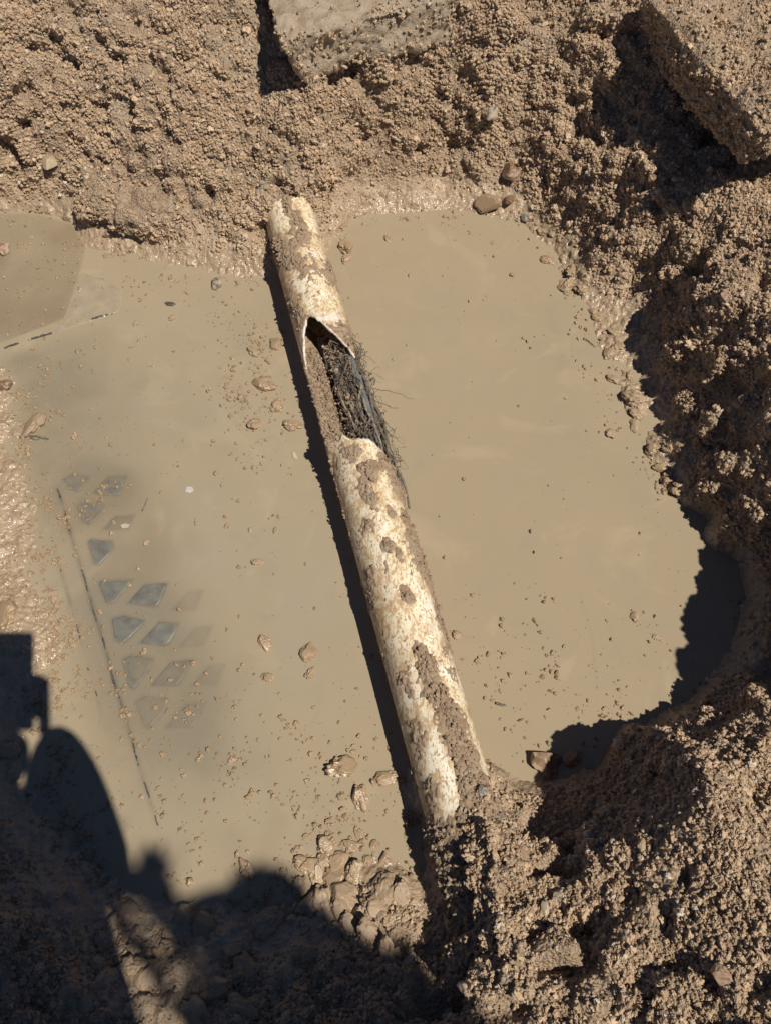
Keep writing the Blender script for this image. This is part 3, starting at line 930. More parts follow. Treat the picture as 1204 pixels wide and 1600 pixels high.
CONC = M('muddy_concrete')
_a = CONC.noise(14, 5, .65); _b = CONC.noise(120, 4, .6); _c = CONC.noise(6, 4, .6)
_col = CONC.mix(CONC.rng(_a, .35, .65), (.315, .24, .16), (.415, .335, .24))
_col = CONC.mix(CONC.rng(_c, .45, .65, 0, .8), _col, (.30, .215, .14))
_col = CONC.mix(CONC.rng(_b, .6, .7, 0, .6), _col, (.20, .155, .11))
CONC.set(Base_Color=_col, Roughness=CONC.rng(_a, .3, .7, .35, .75), Specular_IOR_Level=.4)
CONC.l(CONC.bump(_b, .9, .004, CONC.bump(CONC.noise(330, 4, .7), .8, .0025)), CONC.b.inputs['Normal'])
CONC = CONC.m
slab('concrete_footing',
     [P(436, 66, .385), P(800, -34, .385), P(830, -190, .40), P(380, -120, .40)],
     [P(474, 130, .292), P(812, 42, .292), P(830, -150, .29), P(395, -90, .29)],
     seed=300, amp=.013, cr_amp=.010, mat=CONC, label='mud-smeared concrete footing jutting from the top of the far bank', cat='concrete block')
slab('broken_slab',
     [P(1192, 205, .40), P(1420, 150, .42), P(1330, -120, .45), P(1004, -10, .40)],
     [P(1150, 262, .30), P(1400, 230, .26), P(1330, -60, .28), P(988, 62, .285)],
     seed=340, amp=.020, cr_amp=.014, mat=MUD, label='thick gravelly crust slab overhanging the far right corner of the pit', cat='slab')
# grey ledge of stiff mud at the foot of the far wall
v, f = ico(6)
q = v * np.array([.135, .075, .050])
q = np.sign(q) * np.abs(q) ** .8 * np.array([.135, .075, .05]) ** .2
nv_ = v.copy()
q = q + nv_ * (.036 * fbm(q, .075, 360, 4) + .012 * (crumbs(q + .006 * vnoise(q, .02, 3)[:, None], .024, 361) - .3) + .007 * (crumbs(q, .011, 362) - .3) + .003 * vnoise(q, .006, 363))[:, None]
q[:, 2] = np.where(q[:, 2] < -.022, -.022 + (q[:, 2] + .022) * .25, q[:, 2])
c_ = P(208, 335, .07)
o = link('mud_ledge', mesh('mud_ledge', q, f), MUD, loc=(c_[0], c_[1] + .045, .052))
o.rotation_euler = (.42, .05, -.16)
tag(o, 'wet crumbly ledge of stiff mud overhanging the shallow water at far left', 'mud ledge')

# ------------------------------------------------------------------ rubber mat
RUB = M('grey_rubber')
_a = RUB.noise(40, 4, .6); _b = RUB.noise(300, 3, .6)
RUB.set(Base_Color=RUB.mix(RUB.rng(_a, .3, .7), (.11, .107, .09), (.195, .183, .15)), Roughness=.45)
RUB.l(RUB.bump(_b, .3, .0006), RUB.b.inputs['Normal'])
RUB = RUB.m
RUBD = simple('black_rubber', (.035, .035, .033), (.13, .12, .095), 120, .35)
mat_root = tag(empty('rubber_mat', (MO[0], MO[1], 0)), 'grey ribbed rubber mat half sunk under the shallow water at left', 'mat')
def mxy(a, b, z):
    q = MO + a * MA + b * MB
    return (q[0] - MO[0], q[1] - MO[1], z)
na, nb = 90, 34
A_, B_ = np.meshgrid(np.linspace(0, 1.06, na), np.linspace(-.25, .12, nb), indexing='ij')
V = np.array([mxy(a, b, 0) for a, b in zip(A_.ravel(), B_.ravel())])
V[:, 2] = -.0035 + .0016 * fbm(V + 3, .12, 170, 3) - .004 * sstep(-.02, .12, B_.ravel())
V2 = V.copy(); V2[:, 2] -= .006
n_ = na * nb
me = mesh('mat_sheet', np.concatenate([V, V2]), np.concatenate([grid_faces(na, nb)[:, ::-1], grid_faces(na, nb) + n_]))
link('mat_sheet', me, RUB, mat_root)
def prism(poly, z0, z1, inset=.0012, bev=.0008):
    poly = np.array(poly); c = poly.mean(0); n = len(poly)
    rings = []
    d = poly - c
    L_ = np.linalg.norm(d, axis=1, keepdims=True)
    for off_, z in ((0, z0), (0, z1 - bev), (inset, z1)):
        rings.append(np.concatenate([c + d * (1 - off_ / L_), np.full((n, 1), z)], 1))
    V = np.concatenate(rings + [np.array([[c[0], c[1], z1]])])
    f = []
    for r in range(2):
        for i in range(n):
            f.append([r * n + i, r * n + (i + 1) % n, (r + 1) * n + (i + 1) % n, (r + 1) * n + i])
    for i in range(n):
        f.append([2 * n + i, 2 * n + (i + 1) % n, 3 * n])
    return V, f
def dome(poly, top, seed):
    """worn tread pad: a low rounded lump over an irregular outline"""
    poly = np.array(poly)
    c = poly.mean(0)
    nxt = np.roll(poly, -1, 0)
    out = np.concatenate([poly * (1 - t) + nxt * t for t in np.linspace(0, 1, 7)[:-1]]).reshape(6, len(poly), 2).transpose(1, 0, 2).reshape(-1, 2)
    for _ in range(1):
        out = .5 * out + .25 * np.roll(out, 1, 0) + .25 * np.roll(out, -1, 0)
    n = len(out)
    rings, prof = [], [(1.06, -.006), (1.0, -.0022), (.95, -.0002), (.86, .0), (.6, .0002), (.3, .0001)]
    for f_, z in prof:
        q = c + (out - c) * f_
        q3 = np.concatenate([q, np.zeros((n, 1))], 1)
        q = q + .0016 * np.stack([vnoise(q3, .009, seed), vnoise(q3, .009, seed + 1)], -1)
        zz_ = top + z + .0005 * fbm(q3, .012, seed + 2, 2)
        rings.append(np.concatenate([q, zz_[:, None]], 1))
    V = np.concatenate(rings + [np.array([[c[0], c[1], top]])])
    f = [list(map(int, r)) for r in grid_faces(len(prof), n, True)]
    f += [[(len(prof) - 1) * n + i, (len(prof) - 1) * n + (i + 1) % n, len(prof) * n] for i in range(n)]
    return V, f
for i, pd in enumerate(pads):
    poly = [P(*crop(x, y), 0)[:2] for x, y in pd]
    poly = [(x - MO[0], y - MO[1]) for x, y in poly][::-1]
    top = .0002 if i in (4, 5, 6, 7, 8) else (-.0002 if i in (1, 2, 0, 9) else -.0009)
    V, f = dome(poly, top, 400 + 5 * i)
    link('tread_pad', mesh('tread_pad', V, f), RUB, mat_root)
def strip(a0, b0, a1, b1, wdt, z0, z1, name, mat):
    d = np.array([a1 - a0, b1 - b0]); L_ = np.linalg.norm(d); d /= L_
    nn = np.array([-d[1], d[0]])
    n = int(L_ / .004) + 2
    t = np.linspace(0, 1, n)
    pts = []
    br = .0013 if name == 'rib' else .0014
    for k_ in range(n):
        c = np.array([a0, b0]) + d * L_ * t[k_] + nn * .0011 * (math.sin(k_ * .17) + random.uniform(-.6, .6))
        wv_ = wdt * (.75 + .5 * random.random())
        zt = z1 + br * math.sin(k_ * .31 + 2 * math.sin(k_ * .083)) + br * .6 * random.uniform(-1, 1)
        for s_, z in ((-1, z0), (-.8, zt), (.8, zt), (1, z0)):
            e = c + nn * s_ * wv_ / 2
            pts.append(mxy(e[0], e[1], z))
    return link(name, mesh(name, pts, grid_faces(n, 4), False), mat, mat_root)
strip(.37, -.213, 1.02, -.213, .0030, -.006, -.0003, 'rib', RUBD)
strip(.46, -.247, .80, -.247, .003, -.006, -.0012, 'rib', RUBD)
strip(-.004, -.235, -.004, .005, .006, -.01, .0002, 'edge_strip', RUBD)
poly = [P(u, v, 0)[:2] for u, v in [(128, 425), (150, 432), (192, 452), (190, 486), (150, 500), (84, 522), (100, 496), (112, 462)]]
poly = [(x - MO[0], y - MO[1]) for x, y in poly][::-1]
V, f = dome(poly, .0012, 480)
FLAP = simple('muddy_sheet', (.29, .235, .16), (.37, .30, .205), 30, .22)
link('flap', mesh('flap', V, f, False), FLAP, mat_root)

# ------------------------------------------------------------------ stones and clods
def stone_mat(name, a, b, cover, rough):
    m = M(name)
    f = m.noise(1.6, 4, .65)
    col = m.mix(m.rng(f, .35, .65), a, b)
    g_ = m.noise(1.3, 5, .7, .5)
    msk = m.rng(g_, .62 - cover * .3, .70 - cover * .3)
    col = m.mix(msk, col, (.36, .275, .18))
    m.set(Base_Color=col, Roughness=m.rng(msk, 0, 1, rough, .7), Specular_IOR_Level=.5)
    m.l(m.bump(m.noise(9.0, 4, .7), .5, .0012), m.b.inputs['Normal'])
    return m.m
ST_BROWN = stone_mat('brown_stone', (.15, .085, .045), (.26, .165, .095), 0.35, .45)
ST_GREY = stone_mat('grey_stone', (.09, .085, .075), (.18, .165, .14), .6, .6)
ST_RED = stone_mat('red_stone', (.22, .105, .065), (.34, .205, .14), 0.6, .5)
ST_TAN = stone_mat('tan_stone', (.30, .23, .13), (.42, .31, .17), 0.5, .5)
ST_PALE = stone_mat('pale_chip', (.40, .33, .235), (.55, .47, .35), 0.6, .5)
ST_BLUE = stone_mat('bluish_stone', (.11, .115, .11), (.21, .205, .185), .35, .4)
S_ = STONES
stones = [(761, 320, 22, MUD_WET, 'large rounded mud-coated stone at the waterline on the far side', 0), (797, 272, 19, ST_BROWN, 'angular rusty brown stone in the far mud slope above the water', 1),
          (797, 314, 13, ST_BROWN, 'small reddish brown stone between the two larger stones at the far waterline', 2), (818, 341, 9, ST_BLUE, 'small wet bluish stone at the far waterline below the mud-coated stone', 3),
          (850, 1190, 25, ST_BROWN, 'big dark cobble half sunk in the shaded water near the mound', 4), (893, 1182, 16, ST_BROWN, 'smaller dark cobble beside the big one in the shaded water', 5),
          (880, 452, 10, ST_RED, 'small red stone on the right margin of the water', 1), (78, 256, 16, ST_TAN, 'yellowish brown stone stuck in the far left bank', 2), (170, 367, 10, ST_RED, 'dull red stone under the overhanging mud ledge at far left', 3),
          (765, 180, 17, ST_GREY, 'flat grey stone chip stuck in the middle of the far wall', 0), (765, 138, 9, ST_TAN, 'small orange stone above the grey chip in the far wall', 4), (1120, 1522, 18, ST_RED, 'orange brick chip in the dirt at bottom right', 5),
          (1020, 283, 13, ST_BROWN, 'brown stone in the crumbly dirt below the overhanging slab', 1), (850, 1420, 11, ST_PALE, 'pale stone in the dirt slope right of the buried pipe end', 2), (870, 1400, 12, ST_GREY, 'bluish grey stone in the dirt slope right of the buried pipe end', 3),
          (640, 1505, 13, ST_PALE, 'pale greenish stone in the shade at the bottom centre', 4), (455, 1437, 10, ST_PALE, 'pale yellow stone among the wet clods at the bottom', 5), (1000, 1320, 10, ST_TAN, 'small tan stone on the sunlit dirt mound', 0),
          (5, 392, 14, ST_RED, 'pinkish stone at the left edge of the small side puddle', 4), (690, 1270, 13, ST_GREY, 'grey stone lying on the pipe where it enters the dirt', 1), (755, 1235, 12, ST_GREY, 'grey stone lodged in the heap right of the buried pipe end', 2),
          (340, 444, 13, ST_GREY, 'grey wet stone at the waterline left of the pipe', 3), (8, 605, 14, ST_BROWN, 'dark wet stone at the left edge beside the mat', 0),
          (1135, 470, 15, ST_RED, 'reddish lump of burnt clay in the right bank', 2)]
for u, v, r, mt, lab, k_ in stones:
    lump('stone', S_[k_], u, v, r, mt, lab, 'stone', sink=.3)
named = [(415, 1003, 13, 'rough clod alone in the water left of the pipe, nearest the round clod', 1.0), (481, 1021, 15, 'round clod in the water close to the pipe shadow', 1.0), (10, 962, 24, 'large smooth wet clod at the left edge above the photographer shadow', 1.2),
         (535, 1198, 22, 'elongated clod of wet mud beside the pipe shadow near the heap', 1.5), (562, 1247, 15, 'upright wet clod in the shallows by the near heap', 1.3), (600, 1216, 14, 'ridge of wet mud touching the pipe shadow', 1.7),
         (412, 602, 16, 'largest clod of the cluster left of the broken gap', 1.1), (398, 663, 12, 'ochre clod at the lower end of the cluster left of the gap', 1.0), (460, 667, 13, 'crumbly clod right beside the pipe shadow at the gap', 1.2), (430, 540, 12, 'dark wet clod at the top of the cluster left of the gap', 1.0),
         (397, 551, 9, 'slanting small clod beside the dark wet clod left of the gap', 1.4), (432, 638, 12, 'flat spread clod between the cluster and the pipe gap', 1.6), (540, 388, 14, 'wet clod right of the pipe near its far end', 1.1), (605, 373, 7, 'lone small wet clod at the far edge of the open water', 1.0),
         (542, 405, 9, 'small clod just below the wet clod right of the pipe', 1.2), (985, 622, 15, 'brown clod in the water margin casting a shadow by the right bank', 1.0), (955, 592, 10, 'small clod next to the brown one by the right bank', 1.0), (953, 677, 9, 'round clod in open water off the right bank', 1.0),
         (55, 666, 18, 'wet flat clod at the far left above the dark leaf', 1.4), (60, 872, 9, 'round clod on the left mud flat, upper of two', 1.0), (83, 932, 9, 'dark round clod on the left mud flat, lower of two', 1.2), (712, 992, 9, 'round bead of mud in the water right of the pipe', 1.0),
         (388, 1361, 13, 'smooth wet clod at the edge of the soft shadow at the bottom', 1.3), (15, 1178, 16, 'brown wet clod inside the photographer shadow at left', 1.2), (1027, 999, 7, 'shiny wet clod in the water near the shaded right edge', 1.3), (990, 962, 7, 'little wet clod above the shiny one near the right edge', 1.2),
         (800, 430, 6, 'tiny clod in the far open water', 1.0), (418, 1058, 10, 'small clod below the rough one left of the pipe', 1.2), (486, 1053, 8, 'flat small clod below the round one near the pipe shadow', 1.3), (270, 497, 6, 'right one of two dark round beads in the far left water', 1.0), (213, 507, 6, 'left one of two dark round beads in the far left water', 1.0),
         (403, 878, 7, 'dark crumpled crumb in mid water left of the pipe', 1.4), (360, 1190, 7, 'small round clod in the shallow water near the bottom left', 1.0)]
for i, (u, v, r, lab, st) in enumerate(named):
    lump('mud_clod', CLODS[i % 8], u, v, r, MUD_DAMP if 'dark' in lab or 'brown' in lab else MUD_WET, lab, 'clod', sink=.33, stretch=st, squash=.85)
heap = [(482, 1348, 21), (512, 1318, 20), (545, 1322, 13), (532, 1345, 17), (502, 1345, 14), (470, 1388, 15), (496, 1368, 16), (525, 1375, 22), (550, 1362, 15), (575, 1345, 10), (600, 1345, 10), (540, 1400, 24), (505, 1412, 24), (598, 1388, 22), (625, 1396, 20), (585, 1415, 20), (560, 1300, 9), (585, 1320, 9), (480, 1420, 20)]
for i, (u, v, r) in enumerate(heap):
    lump('mud_clod', CLODS[(i * 3) % 8], u, v, r, MUD_WET if v < 1385 else MUD_DAMP, 'wet clod in the heap of clods left of the buried pipe end', 'clod', 'clods heaped left of the buried pipe end', sink=.38, stretch=1.15, squash=.8)
bl = []
g = np.random.default_rng(4)
while len(bl) < 26:
    u, v = g.uniform(110, 640), g.uniform(1385, 1590)
    if v > 1395 + .08 * abs(u - 300) and u < 160 + (1600 - v) * .2 + 480:
        bl.append((u, v, g.uniform(10, 24)))
for i, (u, v, r) in enumerate(bl):
    lump('mud_clod', CLODS[(i * 5) % 8], u, v, r, MUD_DAMP, 'wet brown clod on the near left bank', 'clod', 'clods on the near left bank', sink=.45, stretch=1.2, squash=.8)
# lumps along the wet margin under the right bank
mg = []
g = np.random.default_rng(11)
lineu = [(845, 352), (872, 400), (905, 440), (930, 490), (955, 535), (975, 590), (992, 640), (1015, 690), (1045, 740), (1066, 772)]
for (a, b), (c, e) in zip(lineu[:-1], lineu[1:]):
    for k_ in range(3):
        t_ = g.random()
        mg.append((a + (c - a) * t_ + g.normal() * 9, b + (e - b) * t_ + g.normal() * 6, g.uniform(6, 13)))
for i, (u, v, r) in enumerate(mg):
    lump('mud_clod', CLODS[(i * 3 + 1) % 8], u, v, r, MUD_WET, 'small wet clod on the muddy margin below the right bank', 'clod', 'clods along the right margin of the water', sink=.35, stretch=1.15, squash=.8)
# the clods at the ends of each group can be told apart by where they lie
for grp, kind_, where in (('clods heaped left of the buried pipe end', 'wet clod', 'of the heap left of the buried pipe end'),
                          ('clods on the near left bank', 'wet brown clod', 'of those on the near left bank'),
                          ('clods along the right margin of the water', 'small wet clod', 'of those along the right margin')):
    left_ = [o for o in C.objects if o.get('group') == grp]
    for word, key in (('farthest', lambda o: -o.location.y), ('nearest', lambda o: o.location.y), ('leftmost', lambda o: o.location.x), ('rightmost', lambda o: -o.location.x), ('largest', lambda o: -o.scale[1])):
        o = min(left_, key=key)
        o['label'] = kind_ + ', ' + word + ' ' + where
        left_.remove(o)
# small loose things
def twig(pts, r, mat, label, cat='twig', z=.002):
    q = np.array([P(u, v, z) for u, v in pts])
    t = np.linspace(0, len(q) - 1, 12)
    q = np.stack([np.interp(t, np.arange(len(q)), q[:, k_]) for k_ in range(3)], -1)
    q += .0006 * rng.normal(size=q.shape)
    c = q.mean(0)
    v, f = tube(q - c, np.linspace(1, .5, 12) * r, 6)
    return tag(link('twig', mesh('twig', v, f), mat, loc=tuple(c)), label, cat)
twig([(223, 798), (231, 778)], .0013, ROOT_D, 'short dark twig floating right of the mat pads')
twig([(30, 683), (52, 681), (76, 686)], .0028, ROOT_D, 'dark twig on the wet clod at far left')
twig([(36, 679), (55, 687), (70, 683)], .0018, ROOT_D, 'thin twig crossing the dark twig at far left')
twig([(912, 528), (930, 542)], .0012, ROOT_D, 'thin twig in the water beside the right margin')
twig([(775, 1099), (790, 1103)], .0024, ROOT_D, 'dark sliver floating in the water right of the pipe')
twig([(682, 1300), (692, 1345), (702, 1392)], .0035, simple('brown_pipe_edge', (.16, .09, .05), (.25, .15, .09), 70), 'thin brown sliver standing in for the shaded left edge of the pipe', 'root', .06)  # added strip standing in for the pipe's own left edge, no root here
def chip(u, v, pts, mat, label, cat, z=.003, thick=.0015, name='chip'):
    q = hit(u, v)
    poly = [(x * .0011, y * .0011) for x, y in pts]
    V, f = prism(poly, -.002, thick, .0006, .0005)
    o = link(name, mesh(name, V, f, False), mat, loc=(q.x, q.y, q.z + z - .001))
    o.rotation_euler = (random.uniform(-.2, .2), random.uniform(-.2, .2), 0)
    return tag(o, label, cat)
chip(461, 713, [(-5, 6), (-3, -4), (2, -7), (5, -6), (2, 5), (-2, 8)], ST_PALE, 'pale seed husk floating beside the pipe shadow', 'husk', name='husk')
chip(296, 766, [(-7, -4), (2, -6), (8, -1), (5, 5), (-4, 6)], simple('glassy_chip', (.38, .37, .33), (.55, .52, .46), 100, .15), 'shiny pale chip floating right of the mat', 'chip')
chip(196, 823, [(-8, 2), (-4, -4), (5, -3), (8, 3), (0, 5)], ST_PALE, 'pinkish chip lying between the mat pads', 'chip')
chip(266, 476, [(-11, 3), (-5, -4), (6, -5), (12, 0), (5, 5), (-6, 6)], RUBD, 'dark flat chip in the far left water beside the mat', 'chip')
chip(1032, 42, [(-6, 12), (-3, -4), (2, -14), (5, -2), (3, 12)], ST_PALE, 'white sliver stuck under the overhanging slab edge', 'chip', z=.004)

# ------------------------------------------------------------------ crumbs (uncountable)
def crumb_tree(name, mat):
    t = bpy.data.node_groups.new(name, 'GeometryNodeTree')
    t.interface.new_socket('Geometry', in_out='INPUT', socket_type='NodeSocketGeometry')
    t.interface.new_socket('Geometry', in_out='OUTPUT', socket_type='NodeSocketGeometry')
    N, L_ = t.nodes, t.links
    gi = N.new('NodeGroupInput'); go = N.new('NodeGroupOutput')
    g2i = N.new('GeometryNodeGeometryToInstance')
    for k_ in range(6):
        ic = N.new('GeometryNodeMeshIcoSphere'); ic.inputs['Radius'].default_value = 1; ic.inputs['Subdivisions'].default_value = 4
        no = N.new('ShaderNodeTexNoise'); no.noise_dimensions = '4D'
        no.inputs['W'].default_value = k_ * 3.7; no.inputs['Scale'].default_value = 1.25; no.inputs['Detail'].default_value = 5; no.inputs['Roughness'].default_value = .65
        pos = N.new('GeometryNodeInputPosition')
        L_.new(pos.outputs[0], no.inputs['Vector'])
        ma_ = N.new('ShaderNodeMapRange'); ma_.inputs['From Min'].default_value = .3; ma_.inputs['From Max'].default_value = .7; ma_.inputs['To Min'].default_value = .2; ma_.inputs['To Max'].default_value = 1.75
        L_.new(no.outputs['Fac'], ma_.inputs['Value'])
        sc = N.new('ShaderNodeVectorMath'); sc.operation = 'SCALE'
        L_.new(pos.outputs[0], sc.inputs[0]); L_.new(ma_.outputs['Result'], sc.inputs['Scale'])
        spn = N.new('GeometryNodeSetPosition')
        L_.new(ic.outputs['Mesh'], spn.inputs['Geometry']); L_.new(sc.outputs[0], spn.inputs['Position'])
        sm_ = N.new('GeometryNodeSetMaterial'); sm_.inputs['Material'].default_value = mat
        ssm = N.new('GeometryNodeSetShadeSmooth'); ssm.inputs['Shade Smooth'].default_value = True
        L_.new(spn.outputs[0], ssm.inputs['Geometry']); L_.new(ssm.outputs[0], sm_.inputs['Geometry'])
        L_.new(sm_.outputs[0], g2i.inputs[0])
    iop = N.new('GeometryNodeInstanceOnPoints')
    L_.new(gi.outputs[0], iop.inputs['Points']); L_.new(g2i.outputs[0], iop.inputs['Instance'])
    iop.inputs['Pick Instance'].default_value = True
    ri = N.new('FunctionNodeRandomValue'); ri.data_type = 'INT'
    [s_ for s_ in ri.inputs if s_.type == 'INT'][1].default_value = 5
    L_.new([s_ for s_ in ri.outputs if s_.type == 'INT'][0], iop.inputs['Instance Index'])
    ra = N.new('GeometryNodeInputNamedAttribute'); ra.data_type = 'FLOAT_VECTOR'; ra.inputs['Name'].default_value = 'scl'
    ro = N.new('GeometryNodeInputNamedAttribute'); ro.data_type = 'FLOAT_VECTOR'; ro.inputs['Name'].default_value = 'rot'
    e2r = N.new('FunctionNodeEulerToRotation')
    L_.new(ro.outputs[0], e2r.inputs[0]); L_.new(e2r.outputs[0], iop.inputs['Rotation'])
    L_.new(ra.outputs[0], iop.inputs['Scale'])
    L_.new(iop.outputs[0], go.inputs[0])
    return t

def scatter(name, pts, rad, mat, label=None, cat=None, parent=None):
    me_ = bpy.data.meshes.new(name)
    me_.vertices.add(len(pts))
    me_.vertices.foreach_set('co', np.asarray(pts, np.float32).ravel())
    attr(me_, 'rad', rad)
    sc3 = np.asarray(rad, np.float32)[:, None] * rng.uniform(.5, 1.35, (len(pts), 3)).astype(np.float32)
    a = me_.attributes.new('scl', 'FLOAT_VECTOR', 'POINT')
    a.data.foreach_set('vector', sc3.astype(np.float32).ravel())
    a = me_.attributes.new('rot', 'FLOAT_VECTOR', 'POINT')
    a.data.foreach_set('vector', rng.uniform(0, 6.28, (len(pts), 3)).astype(np.float32).ravel())
    o = link(name, me_, None, parent)
    md = o.modifiers.new('scatter', 'NODES')
    md.node_group = crumb_tree(name, mat)
    return tag(o, label, cat, kind='stuff')

N_ = len(tv)
vis = (PU > -220) & (PU < 1430) & (PV > -220) & (PV < 1780)
slope = 1 / np.clip(nrm[:, 2], .25, 1)
dens = wall * (1 - .4 * smooth) * vis * (.16 + .84 * sstep(-.25, .3, fbm(base, .05, 201, 3))) * slope
dens *= .55 + .45 * sstep(700, 850, PU)
dens *= 1 - .75 * blob(200, 330, 130, 60)
pr = dens / dens.sum()
NC = 255000
idx = rng.choice(N_, NC, p=pr)
rad = .0009 + .0024 * rng.random(NC) ** 2.2
rad = np.where(rng.random(NC) < .02, rad * 1.8, rad)
rad[:260] = .004 + .005 * rng.random(260) ** 2
tn = np.gradient(TZ, STEP)
tnr = np.stack([-tn[1], -tn[0], np.ones_like(TZ)], -1).reshape(-1, 3)
tnr /= np.linalg.norm(tnr, axis=1, keepdims=True)
pts = tv[idx] + tnr[idx] * (rad * .35)[:, None] + rng.normal(size=(NC, 3)) * .0012
scatter('dirt_crumbs', pts, rad, MUD_CRUMB, 'loose crumbs of dry dirt covering the banks', 'dirt')
# crumbs clinging to the pipe, the footing and the slab
p0_ = np.array([PB[0], PB[1], 0])
w_ = CRUST_W / CRUST_W.sum()
i1 = rng.choice(len(CRUST_Q), 3600, p=w_)
i2 = rng.choice(len(FILL_Q), 2600, p=(FILL_Q[:, 2] > PC - .01) / (FILL_Q[:, 2] > PC - .01).sum())
MUD_CLING = mud_material('mud_cling', False, .15, (.88, .86, .84), .01, True)
pp = np.concatenate([CRUST_Q[i1], FILL_Q[i2]]) + rng.normal(size=(6200, 3)) * .0012 - p0_
scatter('clinging_mud', pp, .0008 + .0026 * rng.random(6200) ** 2, MUD_CLING, parent=pipe_root)
pp = np.concatenate([PB + ROOT_CLUMP_S[:, None] * PD + (ROOT_CLUMP_L * R_OUT)[:, None] * PNx, ROOT_CLUMP_Z[:, None]], 1) - r0
scatter('root_mud', pp, .0008 + .0024 * rng.random(len(pp)) ** 2, MUD_CLING, parent=roots)
for o_, n_ in ((bpy.data.objects['concrete_footing'], 9000), (bpy.data.objects['broken_slab'], 80000), (bpy.data.objects['mud_ledge'], 5000)):
    cc = np.zeros(len(o_.data.vertices) * 3, np.float32)
    o_.data.vertices.foreach_get('co', cc)
    cc = cc.reshape(-1, 3)
    wgt = sstep(-.1, .35, fbm(cc, .05, 231, 3)) + .06 + .4 * (cc[:, 2] < .03)
    i1 = rng.choice(len(cc), n_, p=wgt / wgt.sum())
    scatter('clinging_mud', cc[i1] + rng.normal(size=(n_, 3)) * .002, .0007 + .0030 * rng.random(n_) ** 2.6, MUD_CRUMB, parent=o_)
# wet crumbs standing in the shallow margin
d_edge = np.exp(-np.clip(-zb, 0, 1) / .012)
dw = (zb < .012) * vis * (d_edge * sstep(-.15, .4, fbm(base, .05, 211, 3)) * 1.0
     + .22 * blob(880, 1080, 170, 90) * (zb < 0) + .5 * blob(400, 600, 40, 110) + .35 * blob(480, 1230, 130, 100) + .35 * blob(180, 1150, 140, 110) + .6 * blob(60, 880, 60, 300) + .012)
dw *= 1 - .8 * blob(720, 700, 160, 230)
dw = np.clip(dw, 0, 1) * (zb > -.2)
dw *= .15 + .85 * sstep(-.05, .35, fbm(base, .035, 215, 3))
NW = 5600
idx = rng.choice(N_, NW, p=dw / dw.sum())
rad = .0008 + .0032 * rng.random(NW) ** 3.2
pts = tv[idx].copy()
pts[:, :2] += rng.normal(size=(NW, 2)) * .003
pts[:, 2] = np.maximum(pts[:, 2], 0) + rad * .15
# keep the pads and the pipe clear
lp = np.abs((pts[:, :2] - PB) @ PNx)
ok = lp > .06
scatter('wet_crumbs', pts[ok], rad[ok], MUD_BEAD, 'small wet beads of mud standing in the shallow water', 'mud')

# ------------------------------------------------------------------ the photographer (behind the camera) and phone: cast the shadow at left
def skin_body(name, joints, edges, mat):
    me_ = bpy.data.meshes.new(name)
    me_.from_pydata([j[:3] for j in joints], edges, [])
    o = link(name, me_)
    o.modifiers.new('skin', 'SKIN').use_smooth_shade = True
    for i, j in enumerate(joints):
        r = j[3]
        me_.skin_vertices[0].data[i].radius = r if isinstance(r, tuple) else (r, r)
    me_.skin_vertices[0].data[0].use_root = True
    s_ = o.modifiers.new('sub', 'SUBSURF')
    s_.levels = 2; s_.render_levels = 2
    dg = bpy.context.evaluated_depsgraph_get()
    ev = bpy.data.meshes.new_from_object(o.evaluated_get(dg))
    o.modifiers.clear()
    o.data = ev
    ev.materials.clear()
    for m_ in mat:
        ev.materials.append(m_)
    return o
SKIN = simple('skin', (.34, .20, .13), (.38, .23, .15), 40, .5, .1)
SHIRT = simple('navy_shirt', (.03, .04, .07), (.05, .06, .09), 60, .85)
TROUS = simple('work_trousers', (.07, .065, .055), (.10, .09, .075), 60, .85)
bx, by = -.06, -.50
gz = .2
J = [(bx, by, .98, (.17, .14)), (bx, by + .07, 1.15, (.19, .15)), (bx, by + .17, 1.34, (.19, .155)), (bx, by + .20, 1.47, (.055, .055)), (bx, by + .25, 1.55, (.062, .068)), (bx, by + .29, 1.64, (.078, .095)), (bx, by + .29, 1.73, (.06, .075)),
     (bx + .19, by + .16, 1.39, (.065, .065)), (bx + .165, by + .17, 1.12, (.064, .064)), (.045, -.200, 1.165, (.068, .068)), (.036, -.118, 1.195, (.034, .022)),
     (bx - .19, by + .16, 1.39, (.065, .065)), (bx - .19, by + .23, 1.12, (.062, .062)), (-.052, -.178, 1.165, (.060, .060)), (-.045, -.118, 1.185, (.042, .026)),
     (bx + .09, by, .90, (.088, .09)), (bx + .10, by + .01, .57, (.062, .064)), (bx + .11, by - .02, .25, (.045, .045)), (bx + .12, by + .07, .215, (.045, .03)),
     (bx - .09, by, .90, (.088, .09)), (bx - .10, by + .01, .57, (.062, .064)), (bx - .11, by - .02, .25, (.045, .045)), (bx - .12, by + .07, .215, (.045, .03))]
E = [(0, 1), (1, 2), (2, 3), (3, 4), (4, 5), (5, 6), (2, 7), (7, 8), (8, 9), (9, 10), (2, 11), (11, 12), (12, 13), (13, 14), (0, 15), (15, 16), (16, 17), (17, 18), (0, 19), (19, 20), (20, 21), (21, 22)]
person = skin_body('person', J, E, [SHIRT, TROUS, SKIN])
for p_ in person.data.polygons:
    c = p_.center
    p_.material_index = 1 if c.z < 1.0 and abs(c.x - bx) < .21 else (2 if c.z > 1.46 or c.y > -.19 else 0)
    if c.z < .26:
        p_.material_index = 1
tag(person, 'person in a navy shirt at the near rim holding a phone over the pit', 'person')
camR = cam.rotation_euler.to_matrix()
def camv(x, y, z):
    return Vector((0, 0, CAM_H)) + camR @ Vector((x, y, z))
